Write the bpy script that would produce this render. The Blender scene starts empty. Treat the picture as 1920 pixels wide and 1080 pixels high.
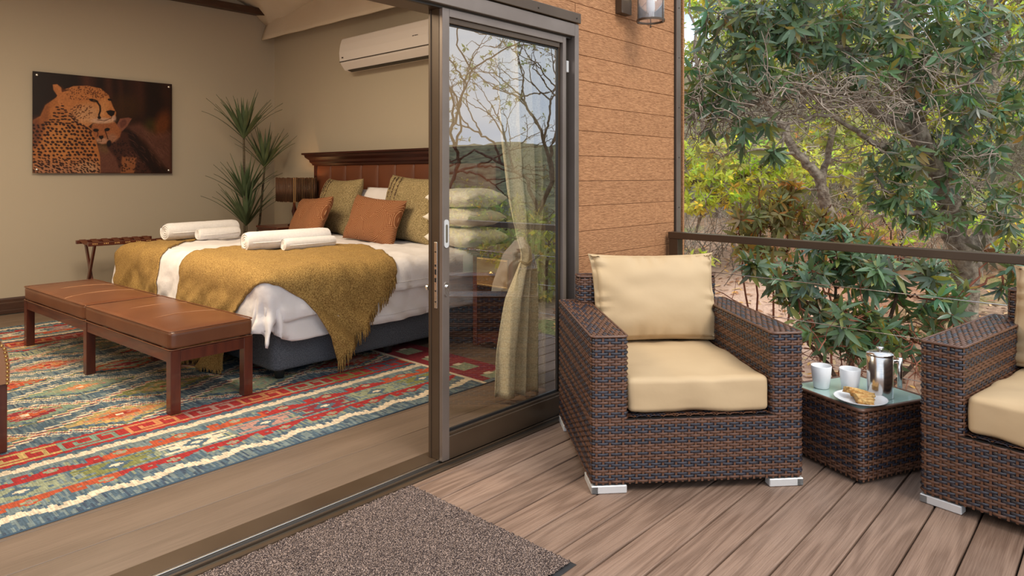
import bpy, bmesh, math, random
import numpy as np
from mathutils import Vector, Matrix, noise, geometry
PI = math.pi
random.seed(7)
rng = np.random.default_rng(11)
C = bpy.context.scene.collection
S = bpy.context.scene

# ------------------------------------------------------------------ camera
cam_d = bpy.data.cameras.new('camera'); cam = bpy.data.objects.new('camera', cam_d); C.objects.link(cam)
cam.location = (0, 0, 1.32)
cam.rotation_euler = (PI/2, 0, math.radians(42.55 - 90))
cam_d.sensor_width = 36; cam_d.lens = 24.0; cam_d.shift_y = -210/1920
cam_d.clip_start = .05; cam_d.clip_end = 500
S.camera = cam
S.view_settings.view_transform = 'Standard'; S.view_settings.look = 'None'
S.view_settings.exposure = 0.0; S.view_settings.gamma = 1; S.view_settings.use_curve_mapping = False

# ------------------------------------------------------------------ sky
w = bpy.data.worlds.new('world'); S.world = w; w.use_nodes = True
nt = w.node_tree; nt.nodes.clear()
def N(nt, t, **k):
    n = nt.nodes.new(t)
    for a, b in k.items(): setattr(n, a, b)
    return n
tc = N(nt, 'ShaderNodeTexCoord'); mp = N(nt, 'ShaderNodeMapping'); mp.inputs['Scale'].default_value = (1.6, 1.6, 4)
nz = N(nt, 'ShaderNodeTexNoise'); nz.inputs['Scale'].default_value = 1.7; nz.inputs['Detail'].default_value = 6
cr = N(nt, 'ShaderNodeValToRGB')
cr.color_ramp.elements[0].position = .36; cr.color_ramp.elements[0].color = (.50, .64, .84, 1)
cr.color_ramp.elements[1].position = .60; cr.color_ramp.elements[1].color = (1, 1.0, 1.0, 1)
bg = N(nt, 'ShaderNodeBackground'); bg.inputs['Strength'].default_value = 1.6
wo = N(nt, 'ShaderNodeOutputWorld')
nt.links.new(tc.outputs['Generated'], mp.inputs[0]); nt.links.new(mp.outputs[0], nz.inputs['Vector'])
nt.links.new(nz.outputs[0], cr.inputs[0]); nt.links.new(cr.outputs[0], bg.inputs[0]); nt.links.new(bg.outputs[0], wo.inputs[0])

# ------------------------------------------------------------------ sun and added bedroom fill lights
def light(name, typ, loc, energy, color=(1, 1, 1), rot=(0, 0, 0), size=1, size_y=None, angle=None, label=None):
    d = bpy.data.lights.new(name, typ); d.energy = energy; d.color = color
    if typ == 'AREA':
        d.size = size
        if size_y: d.shape = 'RECTANGLE'; d.size_y = size_y
    elif typ == 'SUN': d.angle = angle
    else: d.shadow_soft_size = size
    o = bpy.data.objects.new(name, d); C.objects.link(o); o.location = loc; o.rotation_euler = rot
    return o
sun = light('sun', 'SUN', (0, 0, 10), 2.1, (1, .93, .82), angle=math.radians(24))
sun.rotation_euler = Vector((.10, .80, -1.0)).to_track_quat('-Z', 'Y').to_euler()
light('room_fill_light', 'AREA', (1.2, 4.6, 3.15), 130, (1, .83, .60), size=1.4)  # added warm fill above the view, no fixture, brightens the deep bedroom
light('room_fill_light', 'AREA', (-1.4, 6.0, 3.15), 115, (1, .80, .56), size=1.4)  # second added fill, unseen, lifts the far left of the room

# ------------------------------------------------------------------ helpers
def link(nt, a, b): nt.links.new(a, b)
def mat(name, col, rough=.6, metal=0.0, col2=None, nscale=8, ndetail=5, stretch=(1, 1, 1), lo=.35, hi=.65,
        bump=0.0, bscale=40, bstretch=None, spec=.5, attr=None, coat=0, rnd=0, coords='Object', sheen=0, dist=.01):
    m = bpy.data.materials.new(name); m.use_nodes = True; nt = m.node_tree; b = nt.nodes['Principled BSDF']
    b.inputs['Roughness'].default_value = rough; b.inputs['Metallic'].default_value = metal
    b.inputs['Specular IOR Level'].default_value = spec
    b.inputs['Coat Weight'].default_value = coat
    if sheen: b.inputs['Sheen Weight'].default_value = sheen
    tc = N(nt, 'ShaderNodeTexCoord'); src = tc.outputs[coords]
    if rnd:
        oi = N(nt, 'ShaderNodeObjectInfo'); vm = N(nt, 'ShaderNodeVectorMath', operation='MULTIPLY_ADD')
        link(nt, oi.outputs['Random'], vm.inputs[0]); vm.inputs[1].default_value = (37, 53, 71); link(nt, src, vm.inputs[2])
        src = vm.outputs[0]
    colout = None
    if attr:
        a = N(nt, 'ShaderNodeAttribute'); a.attribute_name = attr; colout = a.outputs['Color']
        if col2 is None:
            mx = N(nt, 'ShaderNodeMix', data_type='RGBA', blend_type='MULTIPLY'); mx.inputs[0].default_value = 1
            link(nt, colout, mx.inputs[6]); mx.inputs[7].default_value = (*col, 1); colout = mx.outputs[2]
    if col2 is not None:
        mp = N(nt, 'ShaderNodeMapping'); mp.inputs['Scale'].default_value = stretch; link(nt, src, mp.inputs[0])
        nz = N(nt, 'ShaderNodeTexNoise'); nz.inputs['Scale'].default_value = nscale; nz.inputs['Detail'].default_value = ndetail
        link(nt, mp.outputs[0], nz.inputs['Vector'])
        cr = N(nt, 'ShaderNodeValToRGB'); e = cr.color_ramp.elements
        e[0].position = lo; e[0].color = (*col, 1); e[1].position = hi; e[1].color = (*col2, 1)
        link(nt, nz.outputs[0], cr.inputs[0])
        if colout is not None:
            mx = N(nt, 'ShaderNodeMix', data_type='RGBA', blend_type='MULTIPLY'); mx.inputs[0].default_value = 1
            link(nt, cr.outputs[0], mx.inputs[6]); link(nt, colout, mx.inputs[7]); colout = mx.outputs[2]
        else: colout = cr.outputs[0]
        if rnd:
            hs = N(nt, 'ShaderNodeHueSaturation'); mr = N(nt, 'ShaderNodeMapRange')
            mr.inputs[3].default_value = 1 - rnd; mr.inputs[4].default_value = 1 + rnd
            link(nt, oi.outputs['Random'], mr.inputs[0]); link(nt, mr.outputs[0], hs.inputs['Value'])
            link(nt, colout, hs.inputs['Color']); colout = hs.outputs[0]
    if colout is not None: link(nt, colout, b.inputs['Base Color'])
    else: b.inputs['Base Color'].default_value = (*col, 1)
    if bump:
        mp2 = N(nt, 'ShaderNodeMapping'); mp2.inputs['Scale'].default_value = bstretch or stretch; link(nt, src, mp2.inputs[0])
        n2 = N(nt, 'ShaderNodeTexNoise'); n2.inputs['Scale'].default_value = bscale; n2.inputs['Detail'].default_value = 4
        link(nt, mp2.outputs[0], n2.inputs['Vector'])
        bp = N(nt, 'ShaderNodeBump'); bp.inputs['Strength'].default_value = bump; bp.inputs['Distance'].default_value = dist
        link(nt, n2.outputs[0], bp.inputs['Height']); link(nt, bp.outputs[0], b.inputs['Normal'])
    return m

def put(name, me, mats, parent=None, loc=(0, 0, 0), rot=(0, 0, 0), smooth=False):
    if not isinstance(mats, (list, tuple)): mats = [mats]
    if not me.materials:
        for m in mats: me.materials.append(m)
    if smooth:
        me.polygons.foreach_set('use_smooth', [True]*len(me.polygons))
    o = bpy.data.objects.new(name, me); C.objects.link(o)
    o.location = loc; o.rotation_euler = rot
    if parent: o.parent = parent
    return o
def tag(o, label=None, cat=None, group=None, kind=None):
    if label: o['label'] = label
    if cat: o['category'] = cat
    if group: o['group'] = group
    if kind: o['kind'] = kind
    return o
def empty(name, loc=(0, 0, 0), rz=0, label=None, cat=None, group=None, kind=None):
    o = bpy.data.objects.new(name, None); C.objects.link(o); o.location = loc; o.rotation_euler = (0, 0, rz); o.empty_display_size = .1
    return tag(o, label, cat, group, kind)
def np_mesh(name, verts, faces, midx=None, smooth=False, col=None):
    """verts (n,3), faces (m,k) arrays"""
    verts = np.asarray(verts, np.float32); faces = np.asarray(faces, np.int32); k = faces.shape[1]; m = len(faces)
    me = bpy.data.meshes.new(name)
    me.vertices.add(len(verts)); me.vertices.foreach_set('co', verts.ravel())
    me.loops.add(m*k); me.loops.foreach_set('vertex_index', faces.ravel())
    me.polygons.add(m); me.polygons.foreach_set('loop_start', np.arange(m, dtype=np.int32)*k)
    try: me.polygons.foreach_set('loop_total', np.full(m, k, np.int32))
    except Exception: pass
    if midx is not None: me.polygons.foreach_set('material_index', np.asarray(midx, np.int32))
    me.polygons.foreach_set('use_smooth', np.full(m, smooth))
    if col is not None:
        a = me.color_attributes.new('col', 'FLOAT_COLOR', 'POINT')
        c4 = np.ones((len(verts), 4), np.float32); c4[:, :3] = col; a.data.foreach_set('color', c4.ravel())
    me.update(); me.validate()
    return me

class MB:
    def __init__(s): s.v = []; s.f = []; s.m = []
    def add(s, vs, fs, mi=0):
        b = len(s.v); s.v += [tuple(v) for v in vs]; s.f += [tuple(i+b for i in f) for f in fs]; s.m += [mi]*len(fs)
    def box(s, x0, x1, y0, y1, z0, z1, mi=0, M=None):
        vs = [Vector((x, y, z)) for z in (z0, z1) for y in (y0, y1) for x in (x0, x1)]
        if M: vs = [M @ v for v in vs]
        s.add(vs, [(0, 2, 3, 1), (4, 5, 7, 6), (0, 1, 5, 4), (2, 6, 7, 3), (0, 4, 6, 2), (1, 3, 7, 5)], mi)
    def bbox(s, x0, x1, y0, y1, z0, z1, r=.005, mi=0, seg=1, M=None):
        bm = bmesh.new(); bmesh.ops.create_cube(bm, size=1)
        for v in bm.verts: v.co = Vector(((x0+x1)/2+v.co.x*(x1-x0), (y0+y1)/2+v.co.y*(y1-y0), (z0+z1)/2+v.co.z*(z1-z0)))
        bmesh.ops.bevel(bm, geom=bm.edges[:], offset=r, segments=seg, affect='EDGES', profile=.5)
        bm.verts.index_update()
        vs = [(M @ v.co) if M else v.co.copy() for v in bm.verts]
        s.add(vs, [[v.index for v in f.verts] for f in bm.faces], mi); bm.free()
    def tube(s, pts, rad, n=8, mi=0, cap=True):
        pts = [Vector(p) for p in pts]
        if not isinstance(rad, (list, tuple)): rad = [rad]*len(pts)
        b = len(s.v); up = None
        for i, p in enumerate(pts):
            t = (pts[min(i+1, len(pts)-1)]-pts[max(i-1, 0)])
            if t.length < 1e-9: t = Vector((0, 0, 1))
            t.normalize()
            if up is None: up = t.orthogonal().normalized()
            else:
                up = up - t*up.dot(t)
                up = up.normalized() if up.length > 1e-6 else t.orthogonal().normalized()
            q = t.cross(up)
            for k in range(n):
                a = 2*PI*k/n; s.v.append(tuple(p+(up*math.cos(a)+q*math.sin(a))*rad[i]))
        for i in range(len(pts)-1):
            for k in range(n):
                k2 = (k+1) % n; s.f.append((b+i*n+k, b+i*n+k2, b+(i+1)*n+k2, b+(i+1)*n+k)); s.m.append(mi)
        if cap:
            s.f.append(tuple(b+k for k in range(n))[::-1]); s.m.append(mi)
            e = b+(len(pts)-1)*n; s.f.append(tuple(e+k for k in range(n))); s.m.append(mi)
    def lathe(s, prof, n=24, mi=0, c=(0, 0, 0)):
        b = len(s.v)
        for r, z in prof:
            for k in range(n):
                a = 2*PI*k/n; s.v.append((c[0]+r*math.cos(a), c[1]+r*math.sin(a), c[2]+z))
        for i in range(len(prof)-1):
            for k in range(n):
                k2 = (k+1) % n; s.f.append((b+i*n+k, b+i*n+k2, b+(i+1)*n+k2, b+(i+1)*n+k)); s.m.append(mi)
    def prism(s, poly, a0, a1, axis='y', mi=0):
        n = len(poly)
        def P(p, a): return {'y': (p[0], a, p[1]), 'x': (a, p[0], p[1]), 'z': (p[0], p[1], a)}[axis]
        s.add([P(p, a0) for p in poly]+[P(p, a1) for p in poly],
              [tuple(range(n)), tuple(range(2*n-1, n-1, -1))]+[(i, i+n, (i+1) % n+n, (i+1) % n) for i in range(n)], mi)
    def mesh(s, name='mesh', fixn=True):
        me = bpy.data.meshes.new(name); me.from_pydata(s.v, [], s.f)
        me.polygons.foreach_set('material_index', s.m)
        if fixn:
            bm = bmesh.new(); bm.from_mesh(me); bmesh.ops.recalc_face_normals(bm, faces=bm.faces); bm.to_mesh(me); bm.free()
        me.update(); return me
    def build(s, name, mats, parent=None, loc=(0, 0, 0), rot=(0, 0, 0), smooth=False):
        return put(name, s.mesh(name), mats, parent, loc, rot, smooth)
def boxo(name, m, parent, *a, r=0, **k):
    b = MB()
    if r: b.bbox(*a, r=r, seg=2)
    else: b.box(*a)
    return b.build(name, m, parent, **k)
def softbox(name, hx, hy, hz, r, m, parent=None, n=20, bulge=(0, 0, 0), wr=0, wscale=6, seed=0, **k):
    """rounded and puffed box centred on the origin, half sizes hx hy hz"""
    bm = bmesh.new(); bmesh.ops.create_cube(bm, size=2)
    bmesh.ops.subdivide_edges(bm, edges=bm.edges[:], cuts=n, use_grid_fill=True)
    for v in bm.verts:
        x, y, z = v.co
        f = [math.copysign(abs(t)**.85, t) for t in (x, y, z)]
        q = Vector((f[0]*hx, f[1]*hy, f[2]*hz)); i = Vector((max(-hx+r, min(hx-r, q.x)), max(-hy+r, min(hy-r, q.y)), max(-hz+r, min(hz-r, q.z))))
        d = q-i
        if d.length > 1e-9: q = i+d.normalized()*r
        q.x += math.copysign(bulge[0], x)*(1-y*y)*(1-z*z)*abs(x)
        q.y += math.copysign(bulge[1], y)*(1-x*x)*(1-z*z)*abs(y)
        q.z += math.copysign(bulge[2], z)*(1-x*x)*(1-y*y)*abs(z)
        if wr:
            p = Vector((q.x*wscale+seed*3.1, q.y*wscale, q.z*wscale))
            e = max(abs(x), abs(y), abs(z)) ; s2 = sorted((abs(x), abs(y), abs(z)))[1]
            q += Vector((d.x, d.y, d.z)).normalized()*0 + Vector((x, y, z)).normalized()*wr*noise.noise(p)*(.4+1.2*s2)
        v.co = q
    me = bpy.data.meshes.new(name); bm.to_mesh(me); bm.free()
    return put(name, me, m, parent, smooth=True, **k)
def pillow(name, W, H, T, m, parent=None, n=28, pinch=.07, wr=.008, seed=0, flat=4, **k):
    vs = []; fs = []; mi = []
    for side in (-1, 1):
        b = len(vs)
        for j in range(n+1):
            for i in range(n+1):
                u = -1+2*i/n; v = -1+2*j/n
                uu = math.sin(u*PI/2*.9)/math.sin(PI/2*.9); vv = math.sin(v*PI/2*.9)/math.sin(PI/2*.9)
                x = W/2*uu*(1-pinch*(1-vv*vv)); z = H/2*vv*(1-pinch*(1-uu*uu))
                t = T/2*max(0, (1-abs(uu)**flat)*(1-abs(vv)**flat))**.55
                wv = wr*noise.noise(Vector((x*9+seed, z*9, seed*2.3+side)))*(1 if t > 0 else 0) + wr*.8*noise.noise(Vector((x*22+seed, z*22, side)))*(max(abs(uu), abs(vv))**3)*(1 if t > 0 else 0)
                vs.append((x, side*(t+wv), z+H/2))
        for j in range(n):
            for i in range(n):
                a = b+j*(n+1)+i; q = (a, a+1, a+n+2, a+n+1); fs.append(q if side < 0 else q[::-1])
    me = bpy.data.meshes.new(name); me.from_pydata(vs, [], fs)
    bm = bmesh.new(); bm.from_mesh(me); bmesh.ops.remove_doubles(bm, verts=bm.verts, dist=.0005); bm.to_mesh(me); bm.free()
    return put(name, me, m, parent, smooth=True, **k)

# ------------------------------------------------------------------ materials
M_alu = mat('bronze_aluminium', (.075, .047, .028), .36, .4, col2=(.095, .062, .038), nscale=3, spec=.6)
M_aluL = mat('grey_bronze_aluminium', (.19, .150, .125), .36, .5, col2=(.23, .185, .158), nscale=4, spec=.6)
M_dark = mat('dark_channel', (.025, .018, .012), .5)
M_siding = mat('rough_sawn_orange_boards', (.335, .148, .060), .8, col2=(.46, .220, .096), nscale=30, ndetail=12, stretch=(.9, 1, 1.7), lo=.32, hi=.66, bump=.8, bscale=60, bstretch=(.5, 1, 1.8), rnd=.05, dist=.008)
M_wallp = mat('beige_paint', (.44, .375, .285), .85, col2=(.455, .39, .295), nscale=.7, bump=.03, bscale=120)
M_skirt = mat('dark_wood_skirting', (.05, .022, .012), .4, col2=(.07, .03, .016), stretch=(1, 8, 8))
M_fabricC = mat('cream_tent_canvas', (.70, .60, .47), .9, col2=(.74, .64, .51), nscale=2, bump=.12, bscale=12)
def wood_planks(name, c1, c2, c3, rough, rings=7.0, bumps=.35):
    m = bpy.data.materials.new(name); m.use_nodes = True; nt = m.node_tree; b = nt.nodes['Principled BSDF']
    tc = N(nt, 'ShaderNodeTexCoord'); oi = N(nt, 'ShaderNodeObjectInfo')
    vm = N(nt, 'ShaderNodeVectorMath', operation='MULTIPLY_ADD'); link(nt, oi.outputs['Random'], vm.inputs[0]); vm.inputs[1].default_value = (61, 23, 17); link(nt, tc.outputs['Object'], vm.inputs[2])
    mp = N(nt, 'ShaderNodeMapping'); mp.inputs['Scale'].default_value = (.8, 7, 7); link(nt, vm.outputs[0], mp.inputs[0])
    nz = N(nt, 'ShaderNodeTexNoise'); nz.inputs['Scale'].default_value = .9; nz.inputs['Detail'].default_value = 2; link(nt, mp.outputs[0], nz.inputs['Vector'])
    mu = N(nt, 'ShaderNodeMath', operation='MULTIPLY'); mu.inputs[1].default_value = rings*6; link(nt, nz.outputs[0], mu.inputs[0])
    sn = N(nt, 'ShaderNodeMath', operation='SINE'); link(nt, mu.outputs[0], sn.inputs[0])
    mp2 = N(nt, 'ShaderNodeMapping'); mp2.inputs['Scale'].default_value = (5, 210, 20); link(nt, vm.outputs[0], mp2.inputs[0])
    n2 = N(nt, 'ShaderNodeTexNoise'); n2.inputs['Scale'].default_value = 1; n2.inputs['Detail'].default_value = 4; link(nt, mp2.outputs[0], n2.inputs['Vector'])
    ad = N(nt, 'ShaderNodeMath', operation='MULTIPLY_ADD'); link(nt, sn.outputs[0], ad.inputs[0]); ad.inputs[1].default_value = .15; link(nt, n2.outputs[0], ad.inputs[2])
    cr = N(nt, 'ShaderNodeValToRGB'); e = cr.color_ramp.elements; e[0].position = .28; e[0].color = (*c1, 1); e[1].position = .72; e[1].color = (*c2, 1)
    link(nt, ad.outputs[0], cr.inputs[0])
    n3 = N(nt, 'ShaderNodeTexNoise'); n3.inputs['Scale'].default_value = 2.2; n3.inputs['Detail'].default_value = 6; link(nt, vm.outputs[0], n3.inputs['Vector'])
    r3 = N(nt, 'ShaderNodeValToRGB'); r3.color_ramp.elements[0].position = .5; r3.color_ramp.elements[0].color = (0, 0, 0, 1); r3.color_ramp.elements[1].position = .78; r3.color_ramp.elements[1].color = (.45, .45, .45, 1)
    link(nt, n3.outputs[0], r3.inputs[0])
    mx = N(nt, 'ShaderNodeMix', data_type='RGBA'); link(nt, r3.outputs[0], mx.inputs[0]); link(nt, cr.outputs[0], mx.inputs[6]); mx.inputs[7].default_value = (*c3, 1)
    hs = N(nt, 'ShaderNodeHueSaturation'); mr = N(nt, 'ShaderNodeMapRange'); mr.inputs[3].default_value = .9; mr.inputs[4].default_value = 1.08
    link(nt, oi.outputs['Random'], mr.inputs[0]); link(nt, mr.outputs[0], hs.inputs['Value']); link(nt, mx.outputs[2], hs.inputs['Color'])
    link(nt, hs.outputs[0], b.inputs['Base Color']); b.inputs['Roughness'].default_value = rough
    bp = N(nt, 'ShaderNodeBump'); bp.inputs['Strength'].default_value = bumps; bp.inputs['Distance'].default_value = .003
    link(nt, ad.outputs[0], bp.inputs['Height']); link(nt, bp.outputs[0], b.inputs['Normal'])
    return m
M_deck = wood_planks('brown_composite_decking', (.150, .090, .061), (.262, .170, .122), (.30, .215, .165), .6, rings=9, bumps=.5)
M_floor = wood_planks('grey_brown_floorboards', (.125, .086, .060), (.178, .125, .090), (.19, .138, .10), .42, rings=2, bumps=.12)
M_mahog = mat('red_mahogany', (.062, .012, .007), .3, col2=(.105, .022, .010), nscale=5, stretch=(6, 6, .7), spec=.55, coat=.25)
M_mahogH = mat('red_mahogany_rails', (.066, .013, .007), .3, col2=(.125, .032, .015), nscale=5, stretch=(6, .7, 6), spec=.55, coat=.25)
M_hbwood = mat('dark_cherry_wood', (.026, .006, .004), .42, col2=(.042, .010, .006), nscale=4, stretch=(6, .6, 6), spec=.3)
M_leather = mat('tan_leather', (.130, .046, .021), .34, col2=(.165, .060, .026), nscale=4, bump=.16, bscale=150, spec=.5, dist=.003)
M_leatherH = mat('brown_headboard_leather', (.115, .032, .012), .55, col2=(.145, .042, .015), nscale=3, bump=.12, bscale=120, dist=.003)
M_thread = mat('pale_thread', (.50, .27, .14), .7)
M_linen = mat('white_cotton', (.74, .70, .70), .8, col2=(.79, .755, .755), nscale=3, bump=.5, bscale=8, sheen=.2, dist=.02)
M_terry = mat('white_terry', (.80, .78, .78), .95, col2=(.86, .84, .84), nscale=60, bump=.7, bscale=260, sheen=.3, dist=.004)
M_pcream = mat('cream_pattern_cotton', (.66, .58, .46), .8, col2=(.80, .76, .68), nscale=14, bump=.3, bscale=10, dist=.02)
M_basef = mat('charcoal_linen', (.045, .05, .062), .9, col2=(.105, .115, .135), nscale=160, ndetail=2, stretch=(1, 1, 1), bump=.3, bscale=300, dist=.002)
M_black = mat('black_plastic', (.012, .012, .013), .4)
M_weave_th = mat('mustard_woven_wool', (.185, .095, .020), .95, col2=(.50, .32, .10), nscale=130, ndetail=2, stretch=(1, 2.2, 1), lo=.36, hi=.66, bump=.7, bscale=170, bstretch=(1, 2, 1), dist=.004)
M_olive = mat('olive_woven_cotton', (.15, .105, .04), .95, col2=(.44, .34, .17), nscale=95, ndetail=2, stretch=(1, 1, 2), lo=.36, hi=.66, bump=.7, bscale=120, dist=.004)
M_cush = mat('sand_canvas', (.50, .355, .20), .68, col2=(.53, .38, .215), nscale=3, bump=.18, bscale=5, dist=.03)
M_stake = mat('wicker_stake', (.13, .055, .028), .45)
M_wbrown = mat('brown_wicker', (.088, .038, .022), .38, col2=(.135, .063, .038), nscale=30, spec=.55)
M_wdark = mat('blue_black_wicker', (.018, .018, .026), .26, col2=(.036, .034, .048), nscale=30, spec=.7)
M_wback = mat('wicker_frame', (.008, .005, .004), .6)
M_steel = mat('brushed_steel', (.62, .60, .58), .2, 1.0, col2=(.7, .68, .66), nscale=20, stretch=(1, 1, 20))
M_chrome = mat('satin_chrome', (.75, .73, .70), .25, 1.0)
M_silver = mat('silver_paint', (.66, .65, .64), .4, .3)
M_ceram = mat('white_ceramic', (.80, .81, .82), .18, spec=.6)
M_brass = mat('brass', (.62, .40, .14), .3, 1.0)
M_white = mat('white_plastic', (.72, .66, .62), .4)
M_bulb = mat('frosted_bulb', (.9, .88, .84), .3)
M_rubber = mat('black_rubber', (.02, .018, .018), .6)
M_rustthr = None

# ------------------------------------------------------------------ room shell and facade
YF = 2.343      # face of the sliding door
YS = 2.40       # face of the boarding
# floor of the bedroom: wide boards as parts
fl = empty('floor', (0, 0, 0), kind='structure')
boxo('subfloor', M_dark, fl, -3.1, 4.3, 2.5, 8.0, -.14, -.022)
bw = .272; yy = 2.484; b = MB(); b.bbox(-3.1, 4.28, 0, bw-.003, -.022, 0, r=.0015); mefl = b.mesh('floor_board')
while yy < 7.9:
    put('floor_board', mefl, M_floor, fl, loc=(0, yy, 0)); yy += bw
# threshold track
th = empty('trim_1', (0, 0, 0), kind='structure')
boxo('sill_plate', M_alu, th, -3.0, 3.09, 2.385, 2.484, -.03, .012, r=.003)
boxo('track_bed', M_dark, th, -3.0, 3.09, 2.29, 2.385, -.03, .001)
boxo('track_rail', M_chrome, th, -3.0, 3.07, 2.366, 2.376, 0, .014, r=.002)
boxo('track_rail', M_alu, th, -3.0, 3.07, 2.335, 2.343, 0, .010, r=.002)
boxo('track_lip', M_alu, th, -3.0, 3.09, 2.288, 2.312, -.03, .006, r=.003)
# walls
boxo('wall_far', M_wallp, None, -3.1, 4.42, 8.0, 8.12, -.1, 3.9)['kind'] = 'structure'
boxo('wall_bed', M_wallp, None, 4.3, 4.42, 2.52, 8.0, -.1, 3.9)['kind'] = 'structure'
boxo('wall_back', M_wallp, None, -3.1, -3.0, 2.52, 8.0, -.1, 3.9)['kind'] = 'structure'
def skirting(name, M, L):
    s = empty(name, M[0], M[1], kind='structure')
    prof = [(0, 0), (0, .15), (-.008, .15), (-.012, .135), (-.012, .11), (-.02, .10), (-.02, 0)]
    b = MB(); b.prism(prof, 0, L, 'x' if 0 else 'x'); b.v = [(v[0], v[1], v[2]) for v in b.v]; b.build('board', M_skirt, s)
    boxo('bead', M_skirt, s, 0, L, -.026, -.02, .0, .035, r=.002)
    return s
skirting('baseboard_far', ((-3.0, 8.0, .001), 0), 7.3)
sb = skirting('baseboard_bed', ((4.3, 8.0, .001), -PI/2), 5.4)
tr = boxo('trim_2', M_skirt, None, -3.0, 4.3, 7.9, 8.0, 3.29, 3.37, r=.004); tr['kind'] = 'structure'

# facade: front wall = boards on a backing
wf = empty('wall_front', (0, 0, 0), kind='structure')
boxo('inner_lining', M_wallp, wf, 3.10, 4.3, 2.425, 2.52, -.1, 3.3)
boxo('inner_lining', M_wallp, wf, -3.1, 3.10, 2.425, 2.52, 2.26, 3.3)
boxo('inner_lining', M_wallp, wf, -3.1, -2.2, 2.425, 2.52, -.1, 2.26)
zs = 2.175-.1473*15
def bd(x0, x1):
    b = MB(); b.bbox(x0, x1, 0, .025, 0, .1453, r=.0022, seg=1); return b.mesh('siding_board')
me_r1 = bd(0, 1.14); me_s1 = bd(0, .50); me_s2 = bd(0, .638); me_s3 = bd(0, .88); me_s4 = bd(0, .258)
me_top = bd(0, 7.3)
for i in range(24):
    z = zs+i*.1473
    if z < -.06: continue
    if z > 2.17 and z+.14 > 2.23 and z < 3.2:
        if z < 2.24: put('siding_board', me_r1, M_siding, wf, loc=(3.16, YS, z))
        else: put('siding_board', me_top, M_siding, wf, loc=(-3.0, YS, z))
    elif z <= 2.17:
        if i in (10, 11): put('siding_board', me_s1, M_siding, wf, loc=(3.16, YS, z)); put('siding_board', me_s2, M_siding, wf, loc=(3.661, YS, z))
        elif i in (7, 6): put('siding_board', me_s3, M_siding, wf, loc=(3.16, YS, z)); put('siding_board', me_s4, M_siding, wf, loc=(4.041, YS, z))
        else: put('siding_board', me_r1, M_siding, wf, loc=(3.16, YS, z))
bcut = MB(); bcut.bbox(0, 6.155, 0, .025, 0, .0853, r=.0022); put('siding_board', bcut.mesh('siding_board'), M_siding, wf, loc=(-3.0, YS, 2.235))
# end wall (outside) beyond the corner, boards not in view
boxo('outer_cladding', M_siding, wf, 4.42, 4.44, 2.40, 8.1, -.1, 3.9)
ct = empty('trim_3', (4.30, 2.39, 0), kind='structure')
boxo('corner_angle', M_aluL, ct, -.002, .055, -.01, .0, -.1, 3.2, r=.001)
boxo('corner_angle', M_aluL, ct, .05, .055, 0, .15, -.1, 3.2, r=.001)
boxo('corner_shadow_gap', M_dark, ct, -.008, -.002, 0.0, .008, -.1, 3.2)
sc = MB(); sc.lathe([(0, 0), (.004, 0), (.004, .003), (0, .003)], 8)
mesc = sc.mesh('screw')
for z in (.4, .75, 1.1, 1.45, 1.8, 2.15, 2.5): put('screw', mesc, M_dark, ct, loc=(.027, -.0105, z), rot=(PI/2, 0, 0))

# door surround
dr = empty('door_1', (0, 0, 0), kind='structure')
boxo('head_frame', M_aluL, dr, -2.2, 3.052, 2.322, 2.365, 2.100, 2.172, r=.003)
boxo('head_frame', M_alu, dr, -2.2, 3.09, 2.365, 2.50, 2.092, 2.172, r=.003)
boxo('head_channel', M_dark, dr, -2.2, 3.05, 2.345, 2.362, 2.088, 2.10)
boxo('jamb_frame', M_aluL, dr, 3.052, 3.088, 2.322, 2.50, 0, 2.172, r=.003)
boxo('jamb_channel', M_dark, dr, 3.006, 3.05, 2.385, 2.50, .012, 2.10)
boxo('jamb_flange', M_alu, dr, 3.088, 3.103, 2.385, 2.40, 0, 2.19)
fsh = boxo('head_flashing', M_alu, dr, -2.2, 3.095, 2.312, 2.40, 2.176, 2.232, r=.003)
for k in range(9): put('screw', mesc, M_dark, dr, loc=(3.055-.33*k, 2.3115, 2.20), rot=(PI/2, 0, 0))
boxo('catch', M_silver, dr, 3.015, 3.035, 2.352, 2.37, 1.90, 1.965, r=.003)
boxo('catch_post', M_dark, dr, 3.006, 3.05, 2.37, 2.385, .012, 2.10)
boxo('jamb_frame', M_alu, dr, -2.2, -2.14, 2.322, 2.50, 0, 2.172, r=.003)

# sliding panel, moves on its own
pn = empty('sliding_door_panel', (2.083, YF, 0), label='bronze framed glass sliding door panel slid open beside the orange boarding', cat='door')
PW = .915; ZB, ZT = .012, 2.092
boxo('lock_stile', M_aluL, pn, 0, .043, 0, .022, ZB, ZT, r=.002)
boxo('lock_stile', M_alu, pn, 0, .043, .023, .078, ZB, ZT, r=.002)
boxo('lock_stile', M_alu, pn, -.004, .03, .078, .094, ZB, ZT, r=.002)
boxo('hinge_side_stile', M_aluL, pn, PW-.028, PW, 0, .022, ZB, ZT, r=.002)
boxo('hinge_side_stile', M_alu, pn, PW-.045, PW, .023, .05, ZB, ZT, r=.002)
boxo('top_rail', M_aluL, pn, .043, PW-.028, .0, .022, 2.055, ZT, r=.002)
boxo('top_rail', M_alu, pn, .043, PW-.045, .01, .05, 2.028, 2.055, r=.002)
boxo('bottom_rail', M_alu, pn, .043, PW-.028, 0, .05, ZB, .118, r=.003)
boxo('glazing_bead', M_alu, pn, .043, PW-.045, .010, .03, .118, .13, r=.002)
boxo('glazing_gasket', M_black, pn, .043, PW-.045, .022, .034, .13, .142)
boxo('glazing_gasket', M_black, pn, .043, PW-.045, .022, .034, 2.02, 2.028)
boxo('glazing_gasket', M_black, pn, PW-.053, PW-.045, .022, .034, .13, 2.028)
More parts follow.
